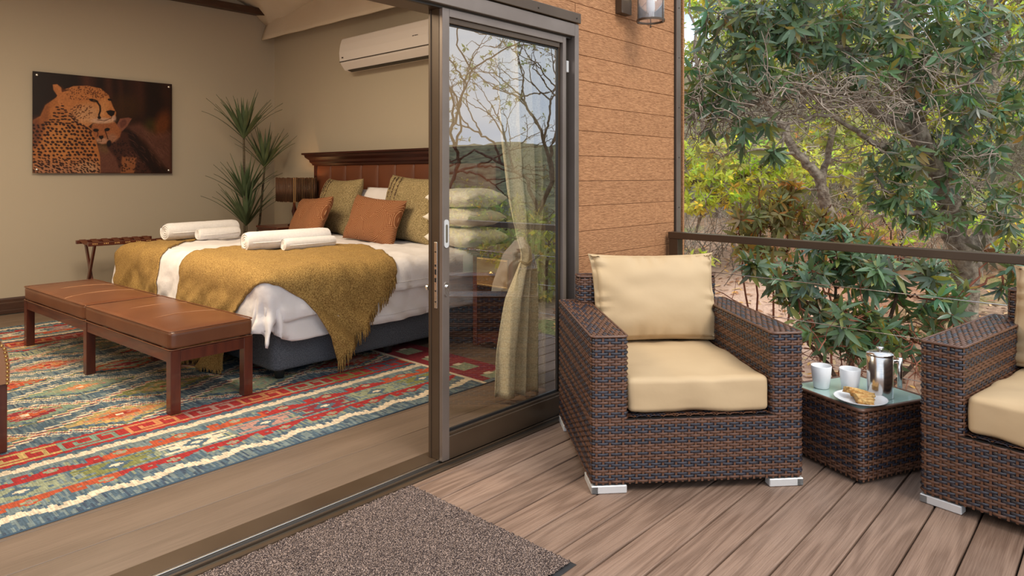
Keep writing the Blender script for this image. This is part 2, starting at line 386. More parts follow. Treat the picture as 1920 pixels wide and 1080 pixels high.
# glass: clear, coated (strong reflection)
mg = bpy.data.materials.new('reflective_clear_glass'); mg.use_nodes = True; nt = mg.node_tree; nt.nodes.clear()
o_ = N(nt, 'ShaderNodeOutputMaterial'); mx = N(nt, 'ShaderNodeMixShader'); tr_ = N(nt, 'ShaderNodeBsdfTransparent'); gl = N(nt, 'ShaderNodeBsdfGlossy')
fr = N(nt, 'ShaderNodeFresnel'); fr.inputs['IOR'].default_value = 1.5; ma = N(nt, 'ShaderNodeMath', operation='MULTIPLY_ADD'); ma.inputs[1].default_value = 1.6; ma.inputs[2].default_value = .24
ma.use_clamp = True
tr_.inputs[0].default_value = (.93, .95, .92, 1); gl.inputs['Roughness'].default_value = 0.0; gl.inputs['Color'].default_value = (.86, .93, 1.0, 1)
link(nt, fr.outputs[0], ma.inputs[0]); link(nt, ma.outputs[0], mx.inputs[0]); link(nt, tr_.outputs[0], mx.inputs[1]); link(nt, gl.outputs[0], mx.inputs[2]); link(nt, mx.outputs[0], o_.inputs[0])
g = MB(); g.add([(.043, .028, .13), (PW-.045, .028, .13), (PW-.045, .028, 2.028), (.043, .028, 2.028)], [(0, 1, 2, 3)])
g.build('glass_pane', mg, pn)
# flush pull, lock cylinder, lock case
def stadium(w, h, n=8):
    r = w/2; return [(r*math.cos(a), h/2-r+r*math.sin(a)) for a in np.linspace(0, PI, n)]+[(r*math.cos(a), -h/2+r+r*math.sin(a)) for a in np.linspace(PI, 2*PI, n)]
b = MB(); b.prism(stadium(.028, .130), -.004, 0, 'y'); pl = b.build('flush_pull', M_silver, pn, loc=(.0225, 0, 1.055))
b = MB(); b.prism(stadium(.013, .085), -.0045, -.0035, 'y'); b.build('pull_recess', mat('pull_recess', (.12, .10, .07), .5), pl)
b = MB(); b.prism(stadium(.024, .066), -.004, 0, 'y'); lk = b.build('lock_cylinder', M_chrome, pn, loc=(.0225, 0, .80))
b = MB(); b.lathe([(0, 0), (.008, 0), (.008, .006), (.006, .008), (0, .008)], 16); b.build('cylinder_plug', M_chrome, lk, loc=(0, -.004, .012), rot=(PI/2, 0, 0))
boxo('keyhole', M_black, lk, -.0012, .0012, -.0125, -.012, .006, .018)
lp = boxo('lock_faceplate', M_chrome, pn, -.003, 0, .035, .055, .71, 1.015, r=.001)
for z0, z1 in ((.83, .85), (.865, .89), (.902, .912)): boxo('latch_slot', M_black, lp, -.0045, -.003, .041, .050, z0, z1)
for z0 in (.74, .79, .97): b = MB(); b.lathe([(0, 0), (.004, 0), (.004, .002), (0, .002)], 8); b.build('screw', M_dark, lp, loc=(-.005, .045, z0), rot=(0, PI/2, 0))
b = MB(); b.lathe([(0, 0), (.012, 0), (.014, .01), (.008, .02), (0, .02)], 14); b.build('thumb_turn', M_chrome, pn, loc=(0, .094, .80), rot=(-PI/2, 0, 0))

# ------------------------------------------------------------------ deck
dk = empty('deck', (0, 0, 0), kind='structure')
boxo('deck_joists', M_dark, dk, -3.2, 4.36, -3.0, 2.35, -.16, -.028)
b = MB(); b.bbox(-3.2, 4.38, -.1435, 0, -.028, 0, r=.004, seg=2); medk = b.mesh('deck_board')
b = MB(); b.bbox(-3.2, 4.38, -.033, 0, -.028, 0, r=.003, seg=1); b.build('deck_board', M_deck, dk, loc=(0, 2.288, 0))
yk = 2.2525
while yk > -2.9:
    put('deck_board', medk, M_deck, dk, loc=(0, yk, 0)); yk -= .1505
boxo('deck_fascia', M_alu, dk, 4.38, 4.40, -3.0, 2.35, -.2, 0)
# ceiling canvas with sag and pinched corner
def grid_mesh(nx, ny, fn):
    u = [(i/nx, j/ny) for j in range(ny+1) for i in range(nx+1)]
    v = np.array([fn(a, b) for a, b in u]); f = [(j*(nx+1)+i, j*(nx+1)+i+1, (j+1)*(nx+1)+i+1, (j+1)*(nx+1)+i) for j in range(ny) for i in range(nx)]
    return v, f
def ceilf(a, b):
    x = -3.1+a*7.38; y = 2.43+b*5.55
    d = math.hypot(x-4.28, y-7.93)
    z = 3.55+.20*min(1, (7.98-y)/2.5)-.18*math.exp(-d*1.3)
    z += .05*math.sin(8*math.atan2(7.95-y, 4.3-x+.001))*math.exp(-d*1.2)*min(1, d*5)
    z += -.14*math.exp(-((x-3.6)/.5)**2)*math.exp(-((y-6.8)/.6)**2)
    z += -.22*math.exp(-((4.28-x)/.25)**2)*(1-math.exp(-((y-7.95)/.2)**2)*0)
    return (x, y, z)
v, f = grid_mesh(90, 70, ceilf)
ce = put('ceiling', np_mesh('ceiling', v, f, smooth=True), M_fabricC); ce['kind'] = 'structure'
m_ = ce.modifiers.new('s', 'SOLIDIFY'); m_.thickness = .03; m_.offset = 1
# canvas valance
def valf(a, b):
    y = 8.0-.01-a*5.4; f = min(1, a*5.4/.22)
    zt = 3.38; zb = 3.0-.035*min(1, a*2)+.012*noise.noise(Vector((a*9, 0, 1)))
    z = zt+(zb-zt)*b
    x = 4.285-.03-(.10*f+.02)*b - .012*noise.noise(Vector((a*14, b*2, 0)))*b - (1-f)*.10*b
    return (x, y, z)
v, f = grid_mesh(80, 8, valf)
va = put('canvas_valance', np_mesh('valance', v, f, smooth=True), M_fabricC)
tag(va, 'cream canvas valance hanging along the top of the headboard wall', 'valance')
va.modifiers.new('s', 'SOLIDIFY').thickness = .012

# ------------------------------------------------------------------ railing
rl = empty('deck_railing', (4.2, 2.335, 0), math.atan2(-.9986, -.052), label='brown metal deck railing with thin wire cables', cat='railing')
boxo('post', M_alu, rl, -.035, .035, -.03, .03, 0, .893, r=.003)
boxo('post', M_alu, rl, 3.6, 3.66, -.03, .03, 0, .893, r=.003)
boxo('top_rail', M_alu, rl, -.04, 5.2, -.034, .034, .893, .938, r=.004)
for z in (.69, .46, .235, .06):
    b = MB(); b.tube([(0, 0, z), (1.8, 0, z-.004), (3.63, 0, z), (5.2, 0, z)], .0024, 6); b.build('cable', M_steel, rl, smooth=True)

# ------------------------------------------------------------------ door mat
dm = empty('door_mat', (.52, 1.405, .001), label='brown speckled door mat with black rubber edge on the deck', cat='mat')
MW, MH = 1.335, .875
def border(a, b):
    return None
n1, n2 = 80, 56
def matf(a, b): return (a*MW, b*MH, .003)
b = MB()
pts = []
per = [(t, 0) for t in np.linspace(0, 1, 41)[:-1]]+[(1, t) for t in np.linspace(0, 1, 27)[:-1]]+[(1-t, 1) for t in np.linspace(0, 1, 41)[:-1]]+[(0, 1-t) for t in np.linspace(0, 1, 27)[:-1]]
vo = []; vi = []
for k, (p, q) in enumerate(per):
    j = .004*noise.noise(Vector((k*.9, 0, 0)))
    vo.append((p*MW+(p-.5)*j, q*MH+(q-.5)*j, .0+.006*max(0, noise.noise(Vector((k*.7, 3, 0))))*(1 if k in range(38, 46) else .4)))
    vi.append((.02+p*(MW-.04), .02+q*(MH-.04), .006))
n = len(per); b.add(vo+vi, [(k, (k+1) % n, n+(k+1) % n, n+k) for k in range(n)]+[tuple(range(n))[::-1]])
b.build('rubber_edge', M_rubber, dm)
M_pile = mat('mat_pile', (.038, .023, .021), .95, col2=(.42, .31, .26), nscale=250, ndetail=1, lo=.48, hi=.64, bump=1, bscale=260, dist=.008)
np_ = 190; nq = 126
xs = np.linspace(.014, MW-.014, np_); ys = np.linspace(.014, MH-.014, nq)
X, Y = np.meshgrid(xs, ys); Xf = X.ravel()+rng.normal(0, .0015, X.size); Yf = Y.ravel()+rng.normal(0, .0015, X.size)
Z = .009+rng.random(X.size)*.007
vv = np.stack([Xf, Yf, Z], 1); idx = np.arange(np_*nq).reshape(nq, np_)
ff = np.stack([idx[:-1, :-1].ravel(), idx[:-1, 1:].ravel(), idx[1:, 1:].ravel(), idx[1:, :-1].ravel()], 1)
pm = np.array([[0.2, .2, .2]])
put('pile', np_mesh('pile', vv, ff, smooth=False), M_pile, dm)['kind'] = 'stuff'

# ------------------------------------------------------------------ wicker
def rounded(x0, x1, y0, y1, r, n=5):
    p = []
    for cx, cy, a0 in ((x1-r, y0+r, -PI/2), (x1-r, y1-r, 0), (x0+r, y1-r, PI/2), (x0+r, y0+r, PI)):
        for k in range(n+1):
            a = a0+PI/2*k/n; p.append((cx+r*math.cos(a), cy+r*math.sin(a)))
    return p
ROWPAT = [int(x) for x in '1100011001110010001100111000110010011100011001100011100110010110']
def rowmat(j): return 1 if ROWPAT[j % len(ROWPAT)] == 0 else 2
def seg_block(P, Nn, T, z, up, hl, hw, mats, amp=.0042):
    """vectorised strand pieces. P(s) given per station: arrays (n,5,3)"""
    st_h = np.array([-.0035, .6*amp, amp, .6*amp, -.0035]); cr_o = np.array([-1, -.35, .35, 1.]); cr_h = np.array([-.0016, 0, 0, -.0016])
    n = P.shape[0]
    V = P[:, :, None, :] + Nn[:, :, None, :]*(st_h[None, :, None, None]+cr_h[None, None, :, None]) + up[:, None, None, :]*(cr_o[None, None, :, None]*hw)
    V = V.reshape(n*20, 3)
    q = np.array([[i*4+j, i*4+j+1, (i+1)*4+j+1, (i+1)*4+j] for i in range(4) for j in range(3)])[:, ::-1]
    F = (q[None]+(np.arange(n)*20)[:, None, None]).reshape(-1, 4)
    return V, F, np.repeat(mats, 12)
def wicker_loop(poly, z0, z1, rp=.0113, sp=.028, zref=0.0):
    p = np.array(poly+[poly[0]]); d = np.diff(p, axis=0); L = np.r_[0, np.cumsum(np.hypot(d[:, 0], d[:, 1]))]; per = L[-1]
    n = int(round(per/sp/2))*2; s_ = per/n
    def ev(s):
        s = np.mod(s, per); x = np.interp(s, L, p[:, 0]); y = np.interp(s, L, p[:, 1])
        e = .004; s2 = np.mod(s+e, per); s1 = np.mod(s-e, per)
        tx = np.interp(s2, L, p[:, 0])-np.interp(s1, L, p[:, 0]); ty = np.interp(s2, L, p[:, 1])-np.interp(s1, L, p[:, 1]); l = np.hypot(tx, ty)+1e-9
        return np.stack([x, y], -1), np.stack([ty/l, -tx/l], -1)
    j0 = int(math.ceil((z0-zref)/rp)); j1 = int(math.floor((z1-zref)/rp))
    Ps = []; Ns = []; ms = []
    sta = np.array([-1, -.6, 0, .6, 1])*s_*.9
    for j in range(j0, j1):
        c = (np.arange(n)[(np.arange(n)+j) % 2 == 0])*s_
        s = c[:, None]+sta[None]
        P, Q = ev(s); zz = np.full(s.shape, zref+(j+.5)*rp)
        zz = zz+.0007*np.sin(s*9+j)
        Ps.append(np.dstack([P, zz[..., None]])); Ns.append(np.dstack([Q, np.zeros_like(zz)[..., None]])); ms += [rowmat(j)]*len(c)
    P = np.concatenate(Ps); Q = np.concatenate(Ns); up = np.tile([0, 0, 1.], (len(P), 1))
    V, F, mi = seg_block(P, Q, None, None, up, 0, rp*.46, np.array(ms))
    # stakes
    s = np.arange(n)*s_; A, NA = ev(s-.0045); B, NB = ev(s+.0045)
    SV = np.zeros((n, 4, 3)); SV[:, 0, :2] = A; SV[:, 1, :2] = B; SV[:, 2, :2] = B; SV[:, 3, :2] = A; SV[:, :2, 2] = z0; SV[:, 2:, 2] = z1
    SF = np.arange(n*4).reshape(n, 4)+len(V)
    return np.r_[V, SV.reshape(-1, 3)], np.r_[F, SF], np.r_[mi, np.zeros(n, int)]
def wicker_plane(o, ux, uy, W, D, sp=.028, rp=.0113, mm=None):
    o = np.array(o, float); ux = np.array(ux, float); uy = np.array(uy, float); nn = np.cross(ux, uy)
    n = int(W/sp); s_ = W/n; m = int(D/rp); r_ = D/m
    sta = np.array([-1, -.6, 0, .6, 1])*s_*.9; Ps = []; ms = []
    for j in range(m):
        c = (np.arange(n+1)[(np.arange(n+1)+j) % 2 == 0])*s_
        s = np.clip(c[:, None]+sta[None], 0, W)
        Ps.append(o+s[..., None]*ux+(j+.5)*r_*uy); ms += [rowmat(j//2+5) if mm is None else mm]*len(c)
    P = np.concatenate(Ps); Q = np.tile(nn, P.shape[:2]+(1,)); up = np.tile(uy, (len(P), 1))
    V, F, mi = seg_block(P, Q, None, None, up, 0, r_*.46, rng.choice([1, 1, 2], len(ms)))
    c = np.arange(n+1)*s_
    SV = np.stack([o+(x+dx)*ux+y*uy for x in c for dx, y in ((-.0045, 0), (.0045, 0), (.0045, D), (-.0045, D))]); SF = np.arange(len(c)*4).reshape(-1, 4)+len(V)
    return np.r_[V, SV], np.r_[F, SF], np.r_[mi, np.zeros(len(c), int)]
def merge(blocks):
    Vs = []; Fs = []; Ms = []; o = 0
    for V, F, m in blocks: Vs.append(V); Fs.append(F+o); Ms.append(m); o += len(V)
    return np.concatenate(Vs), np.concatenate(Fs), np.concatenate(Ms)
WM = [M_stake, M_wbrown, M_wdark]
def wick_part(name, parent, x0, x1, y0, y1, z0, z1, top=None, r=.018, bead=True):
    i = .0045
    b = MB(); b.prism(rounded(x0+i, x1-i, y0+i, y1-i, r), z0, z1-i, 'z'); body = b.build(name, M_wback, parent)
    bl = [wicker_loop(rounded(x0, x1, y0, y1, r), z0, z1-.006)]
    if top == 'x': bl.append(wicker_plane((x0+.008, y0+.008, z1-.002), (1, 0, 0), (0, 1, 0), x1-x0-.016, y1-y0-.016))
    if top == 'y': bl.append(wicker_plane((x1-.008, y0+.008, z1-.002), (0, 1, 0), (-1, 0, 0), y1-y0-.016, x1-x0-.016))
    V, F, m = merge(bl)
    o = put('wicker_strands', np_mesh('wicker', V, F, m, smooth=True), WM, body); o['kind'] = 'stuff'
    if top and bead:
        p = rounded(x0+.001, x1-.001, y0+.001, y1-.001, r, 4); p = [(a, c, z1-.003) for a, c in p]; p += p[:2]
        b = MB(); b.tube(p, .0058, 6, cap=False); b.build('edge_braid', M_wbrown, body, smooth=True)
    return body
def make_armchair(label, loc, rz, W=.917, D=.85):
    t = empty('wicker_armchair', loc, rz, label=label, cat='armchair', group='woven armchairs on the deck')
    wick_part('seat_base', t, 0, W, 0, D, .0392, .3111, top=None, r=.022)
    wick_part('armrest', t, 0, .155, 0, D, .3051, .655, top='y', r=.022)
    wick_part('armrest', t, W-.14, W, 0, D, .3051, .655, top='y', r=.022)
    wick_part('backrest', t, .085, W-.085, D-.105, D-.003, .31, .795, top='x', r=.03)
    b = MB(); b.box(.15, W-.14, .05, D-.12, .30, .312); b.build('seat_panel', M_wback, t)
    V, F, m = wicker_plane((.16, .012, .3135), (1, 0, 0), (0, 1, 0), W-.31, .07); o = put('wicker_strands', np_mesh('wk', V, F, m, smooth=True), WM, t); o['kind'] = 'stuff'
    for x, y, dx in ((0, 0, 1), (W, 0, -1), (0, D, 1), (W, D, -1)):
        dy = 1 if y == 0 else -1; b = MB()
        xa, xb = sorted((x, x+dx*.15)); ya, yb = sorted((y, y+dy*.045)); b.bbox(xa, xb, ya+.0, yb, 0.001, .034, r=.003)
        xa, xb = sorted((x, x+dx*.03)); ya, yb = sorted((y+dy*.0, y+dy*.15)); b.bbox(xa, xb, ya, yb, .001, .033, r=.003)
        b.build('foot', M_silver, t)
    return t
aL = math.atan2(-.617, .679)
ch1 = make_armchair('woven brown armchair on the deck in front of the orange boarding', (2.304, 1.668, 0), aL)
def copy_tree(o, parent=None):
    c = o.copy(); C.objects.link(c)
    if parent: c.parent = parent
    for k in list(o.children): copy_tree(k, c)
    return c
aR = math.atan2(-.987, -.16)
ch2 = copy_tree(ch1); ch2.location = (3.158, .655, 0); ch2.rotation_euler = (0, 0, aR); ch2['label'] = 'woven brown armchair at the right edge with its back to the railing'

def cushions(loc, rz, lab1, lab2, seed, dx=0):
    W = .917
    R = Matrix.Translation(loc) @ Matrix.Rotation(rz, 4, 'Z')
    c = softbox('seat_cushion', .306, .345, .072, .022, M_cush, n=34, bulge=(.003, .005, .012), wr=.007, wscale=9, seed=seed)
    p = R @ Vector((.155+.311, .365, .318+.076)); c.location = p; c.rotation_euler = (0, 0, rz)
    tag(c, lab1, 'cushion', 'sand coloured chair cushions')
    piping = MB(); s = [(x, y, .0) for x, y in rounded(-.309, .309, -.349, .349, .04, 4)]
    q = pillow_box('back_cushion', .665, .455, .21, M_cush, seed=seed)
    p = R @ Vector((  .155+.311+.015+dx, .640, .470)); q.location = p; q.rotation_euler = (math.radians(-17), 0, rz)
    tag(q, lab2, 'cushion', 'sand coloured chair cushions')
    return c, q
def pillow_box(name, W, H, T, m, seed=0, n=34):
    """loose back cushion: puffed, with a band and gathered corners"""
    bm = bmesh.new(); bmesh.ops.create_cube(bm, size=2)
    bmesh.ops.subdivide_edges(bm, edges=bm.edges[:], cuts=n, use_grid_fill=True)
    for v in bm.verts:
        x, y, z = v.co
        e = max(abs(x), abs(z))
        t = (1-abs(x)**3.2*.72)*(1-abs(z)**3.2*.72)
        px = x*W/2*(1-.05*(1-z*z)+.02*abs(z)**8); pz = z*H/2*(1-.05*(1-x*x)+.015*abs(x)**8)
        py = y*(T/2)*t
        if abs(x) > .97: px *= 1-.06*(y*y)
        if abs(z) > .97: pz *= 1-.07*(y*y)
        # gathers running in from the long seams
        gt = .016*math.sin(x*23+2.3*math.sin(x*7+seed)+seed)*max(0, (abs(z)-.62)/.38)**1.4*(1 if z > 0 else .6)*abs(y)
        gs = .014*math.sin(z*19+2.1*math.sin(z*6+seed))*max(0, (abs(x)-.72)/.28)**1.4*abs(y)
        cr_ = .010*noise.noise(Vector((x*2.5+seed, y, z*2.5)))
        py += math.copysign(1, y)*(gt+gs+cr_)
        v.co = (px, py, pz+H/2)
    me = bpy.data.meshes.new(name); bm.to_mesh(me); bm.free()
    return put(name, me, m, smooth=True)
cushions((2.304, 1.668, 0), aL, 'flat sand coloured seat cushion on the armchair by the orange boarding', 'upright sand coloured back cushion on the armchair by the orange boarding', 1)
cushions((3.158, .655, 0), aR, 'flat sand coloured seat cushion on the armchair at the right edge', 'upright sand coloured back cushion on the right edge armchair, mostly cut off', 4, dx=-.035)

# ------------------------------------------------------------------ side table
ta = math.radians(-25)
tb = empty('wicker_side_table', (3.143, .869, 0), ta, label='low woven brown side table with frosted glass top between the armchairs', cat='table')
wick_part('table_body', tb, 0, .425, 0, .40, .014, .322, top=None, r=.02)
p = [(a, c, .318) for a, c in rounded(.002, .423, .002, .398, .02, 4)]; p += p[:2]
b = MB(); b.tube(p, .0085, 8, cap=False); b.build('rim_braid', M_wbrown, tb, smooth=True)
M_frost = mat('frosted_green_glass', (.36, .50, .47), .12, spec=.9, coat=.6)
b = MB(); b.prism(rounded(.012, .413, .012, .388, .016, 4), .314, .3225, 'z'); b.build('glass_top', M_frost, tb)
for x, y in ((.03, .03), (.395, .03), (.03, .37), (.395, .37)):
    b = MB(); b.lathe([(0, 0), (.012, 0), (.013, .016), (0, .016)], 12); b.build('foot', M_black, tb, loc=(x, y, 0))
ZT_ = .3232
def cup(loc, label):
    b = MB(); b.lathe([(0, 0), (.030, 0), (.034, .004), (.041, .05), (.046, .104), (.0445, .106), (.043, .104), (.038, .05), (.031, .009), (0, .008)], 32)
    o = b.build('cup', M_ceram, None, loc=loc, smooth=True); return tag(o, label, 'cup', 'white handleless cups')
def gp(px, py, z):
    a = (px-960)/1280; th_ = math.radians(42.55); D = (1.32-z)*1280/(py-330)
    return (D*(math.cos(th_)+a*math.sin(th_)), D*(math.sin(th_)-a*math.cos(th_)), z)
cup((3.353, 1.101, ZT_), 'white cup standing left on the frosted glass table')
cup((3.388, .985, ZT_), 'white cup standing between the left cup and the steel coffee pot')
pt = empty('coffee_press', (3.40, .862, ZT_), math.radians(-40), label='polished steel coffee press with domed lid on the glass table', cat='coffee pot')
b = MB(); b.lathe([(0, 0), (.052, 0), (.054, .003), (.054, .188), (.051, .190)], 40); b.build('body', M_steel, pt, smooth=True)
ld = MB(); ld.lathe([(.056, .0), (.057, .004), (.055, .009), (.040, .017), (.02, .021), (0, .022)], 40); l_ = ld.build('lid', M_steel, pt, loc=(0, 0, .188), smooth=True)
b = MB(); b.lathe([(0, .02), (.008, .02), (.006, .026), (.016, .030), (.017, .034), (.012, .038), (0, .039)], 20); b.build('plunger_knob', M_steel, l_, smooth=True)
b = MB(); b.tube([(.052, 0, .155), (.098, 0, .158)], .0065, 10); b.tube([(.098, 0, .172), (.098, 0, .035)], .0105, 12); b.build('handle', M_steel, pt, smooth=True)
b = MB(); b.add([(-.050, -.012, .178), (-.050, .012, .178), (-.072, 0, .192), (-.052, 0, .150)], [(0, 2, 3), (1, 3, 2), (0, 1, 2)]); b.build('spout', M_steel, pt)
pc = (3.262, .905, ZT_)
b = MB(); b.lathe([(0, 0), (.05, 0), (.055, .004), (.085, .008), (.108, .018), (.109, .021), (.105, .020), (.08, .012), (.055, .008), (0, .007)], 48)
tag(b.build('plate', M_ceram, None, loc=pc, smooth=True), 'round white plate holding pastries on the glass table', 'plate')
M_rusk = mat('golden_rusk', (.50, .22, .05), .85, col2=(.78, .52, .20), nscale=45, bump=1, bscale=60, dist=.012)
def rusk(loc, rot, s, label):
    bm = bmesh.new(); bmesh.ops.create_cube(bm, size=2); bmesh.ops.subdivide_edges(bm, edges=bm.edges[:], cuts=9, use_grid_fill=True)
    for v in bm.verts:
        q = v.co.copy(); q = q*(1-.12*q.length_squared/3)
        q += q.normalized()*.22*noise.noise(q*2.2+Vector(loc)*9)+q.normalized()*.08*noise.noise(q*7)
        v.co = Vector((q.x*s[0], q.y*s[1], q.z*s[2]))
    me = bpy.data.meshes.new('rusk'); bm.to_mesh(me); bm.free()
    o = put('rusk', me, M_rusk, None, loc, rot, smooth=True); return tag(o, label, 'rusk', 'golden rusks on the plate')
rusk((3.235, .885, ZT_+.025), (0, 0, .5), (.048, .034, .015), 'golden rusk lying flat on the front right of the plate')
rusk((3.285, .905, ZT_+.027), (.1, 0, 1.3), (.045, .030, .016), 'golden rusk at the middle of the plate behind the front one')
rusk((3.275, .935, ZT_+.038), (.25, -.25, 2.4), (.042, .026, .013), 'golden rusk propped up on the left of the plate')
b = MB(); b.lathe([(0, 0), (.035, 0), (.06, .01), (.061, .012), (.034, .004), (0, .004)], 28)
M_clear = mat('pale_glass', (.55, .68, .64), .05, spec=.8)

# ------------------------------------------------------------------ wall lantern
ln = empty('wall_lantern', (3.735, 2.40, 2.285), label='glass cylinder wall lantern with brown metal ring on the boarding', cat='lantern')
mgl = bpy.data.materials.new('ribbed_glass'); mgl.use_nodes = True; p_ = mgl.node_tree.nodes['Principled BSDF']; p_.inputs['Transmission Weight'].default_value = .93; p_.inputs['Roughness'].default_value = .08; p_.inputs['Base Color'].default_value = (.93, .93, .96, 1); p_.inputs['IOR'].default_value = 1.3
cy = -.15
b = MB(); b.lathe([(.083, .012), (.083, .30), (.080, .30), (.080, .012), (.083, .012)], 32, c=(0, cy, 0)); b.build('glass_shade', mgl, ln, smooth=True)
b = MB(); b.lathe([(.078, 0), (.088, 0), (.088, .012), (.078, .012), (.078, 0)], 40, c=(0, cy, 0)); b.build('ring', M_alu, ln); b = MB(); b.lathe([(.078, .29), (.088, .29), (.088, .302), (.078, .302), (.078, .29)], 40, c=(0, cy, 0)); b.build('ring', M_alu, ln)
for a in (2.6, 4.7, .55):
    x, y = .087*math.cos(a), cy+.087*math.sin(a); b = MB(); b.tube([(x, y, .30), (x, y, -.012)], .003, 6); b.lathe([(0, -.02), (.006, -.016), (.006, -.01), (0, -.008)], 8, c=(x, y, 0)); b.build('rod', M_alu, ln)
b = MB(); b.lathe([(0, .05), (.018, .06), (.03, .10), (.024, .14), (.014, .17), (0, .18)], 18, c=(0, cy, 0)); b.build('bulb', M_bulb, ln, smooth=True)
b = MB(); b.lathe([(0, .17), (.022, .17), (.022, .30), (.09, .31), (.09, .32), (0, .33)], 20, c=(0, cy, 0)); b.build('lamp_holder', M_alu, ln, smooth=True)
boxo('wall_plate', M_alu, ln, -.17, -.06, -.05, 0, .045, .22, r=.003)
boxo('arm', M_alu, ln, -.10, .02, -.15, -.03, .26, .28, r=.003)
light('lantern_lamp', 'POINT', (3.735, 2.25, 2.47), 2.5, (1, .85, .65), size=.03).parent = None

# ------------------------------------------------------------------ rug (flat woven pattern on real cells)
RX0, RX1, RY0, RY1 = -.55, 3.42, 3.05, 7.25
cx, cyy = .010, .0115
nx = int((RX1-RX0)/cx); ny = int((RY1-RY0)/cyy)
PAL = {k: np.array(v)*.56 for k, v in dict(blue=(.10, .17, .235), lblue=(.23, .30, .31), red=(.50, .020, .020), rust=(.62, .10, .03), orange=(.80, .32, .12), pink=(.62, .33, .27), green=(.27, .28, .08), sage=(.38, .42, .27),
       mint=(.26, .39, .30), cream=(1.0, .82, .60), yellow=(.72, .48, .17), navy=(.055, .09, .15), maroon=(.33, .02, .035)).items()}
I, J = np.meshgrid(np.arange(nx), np.arange(ny))
xw = (I+.5)*cx; yw = (J+.5)*cyy; Wd = ny*cyy
hsh = lambda a: np.modf(np.abs(np.sin(a*12.9898+4.1)*43758.5453))[0]
colr = np.zeros((ny, nx, 3)); colr[:] = PAL['blue']
abr = hsh(np.floor(xw/.010)+np.floor((yw+.05*np.sin(xw*40))/.07)*.37)  # streaky dyeing
colr[abr > .6] = PAL['lblue']; colr[abr < .14] = PAL['navy']
def setc(m, c): colr[m] = PAL[c] if isinstance(c, str) else c
def band(y):   # mirror both long borders: distance from the edge
    return np.minimum(y, Wd-y)
db = band(yw)
step = lambda v, s: np.floor(v/s)*s
# outer edge: blue comb then zigzag cream
tri = lambda x, p: np.abs(np.mod(x/p, 1)-.5)*2
z1 = .075+.045*step(tri(xw, .30), .2)
setc((db > z1) & (db < z1+.045), 'cream')
comb = np.mod(xw, .05) < .025
setc((db > z1+.045) & (db < z1+.062) & comb, 'cream')
setc((db > .175) & (db < .60), 'blue'); setc((db > .175) & (db < .60) & (abr > .55), 'lblue'); setc((db > .18) & (db < .60) & (abr < .2), 'sage')
# running red hooks: stepped triangles with small hooks and light diamonds
def hooks(y0, y1, ph, flip):
    t = (db-y0)/(y1-y0); m = (t > 0) & (t < 1); t = 1-t if flip else t
    q = np.mod(xw+ph, .28)/.28; k = np.floor((xw+ph)/.28); tt = step(1-np.abs(q-.5)*2, .17)
    body = m & (t < .34+.58*tt) & (t > .10)
    hook = m & (np.abs(q-.12) < .09) & (t > .55) & (t < .78); hook |= m & (np.abs(q-.05) < .04) & (t > .30) & (t < .78)
    hole = m & (np.abs(q-.5)/.13+np.abs(t-.52)/.22 < 1)
    c2 = hsh(np.floor(xw/.8)+ph) > .62
    setc((body | hook) & ~hole & ~c2, 'red'); setc((body | hook) & ~hole & c2, 'rust'); setc(hole, 'sage'); setc(hole & (np.abs(q-.5)/.06+np.abs(t-.52)/.10 < 1), 'pink')
hooks(.185, .30, .0, True)
hooks(.45, .575, .14, False)
# medallion boxes
t = (db-.30)/.15; bx = np.mod(xw, .36)/.36; k = np.floor(xw/.36); m = (t > 0) & (t < 1)
for ci, c in enumerate(('orange', 'sage', 'pink', 'yellow', 'green', 'maroon', 'rust', 'cream')):
    mm = m & (np.mod(k*3+ (k//8), 8) == ci)
    pat = ((np.abs(bx-.5) < .46) & (np.abs(t-.5) < .44)) & ~((np.abs(t-.5) > .16) & (np.abs(t-.5) < .28) & (np.abs(bx-.5) > .24)) & ~((np.abs(bx-.5) < .04) & (np.abs(t-.5) > .3)) & ~((np.abs(bx-.5) > .36) & (np.abs(t-.5) < .10))
    setc(mm & pat, c)
dia = m & (np.abs(bx-.5)/.20+np.abs(t-.5)/.36 < 1); setc(dia, 'blue')
setc(m & (np.abs(bx-.5)/.085+np.abs(t-.5)/.16 < 1), 'cream')
# second cream zigzag
z2 = .60+.018*step(tri(xw, .24), .34)
setc((db > .575) & (db < .62), 'lblue')
setc((db > z2) & (db < z2+.045), 'cream'); setc((db > z2+.045) & (db < z2+.06) & comb, 'cream')
# key band
kb = (db > .70) & (db < .885); setc((db > .672) & (db < .70) , 'blue'); setc(kb, 'red')
teeth = np.mod(xw, .06) < .03; setc((db > .685) & (db < .70) & teeth, 'red'); setc((db > .885) & (db < .90) & teeth, 'red')
q = np.mod(xw, .30)/.30; kk = np.floor(xw/.30); t = (db-.72)/.145; mk = (t > 0) & (t < 1)
key = ((t < .16) | ((t > .84)) | (q < .08) | ((np.abs(q-.52) < .05) & (t > .28) ) | ((t > .28) & (t < .44) & (q > .2) & (q < .56)) | ((np.abs(q-.23) < .04) & (t > .28) & (t < .7)) | ((np.abs(q-.80) < .045) & (t < .72)) | ((t > .56) & (t < .72) & (q > .62) & (q < .84)))
cc = [PAL[c] for c in ('orange', 'mint', 'green', 'pink', 'yellow', 'sage', 'orange', 'blue')]
for ci in range(8): colr[mk & key & (np.mod(kk*5, 8) == ci)] = cc[ci]
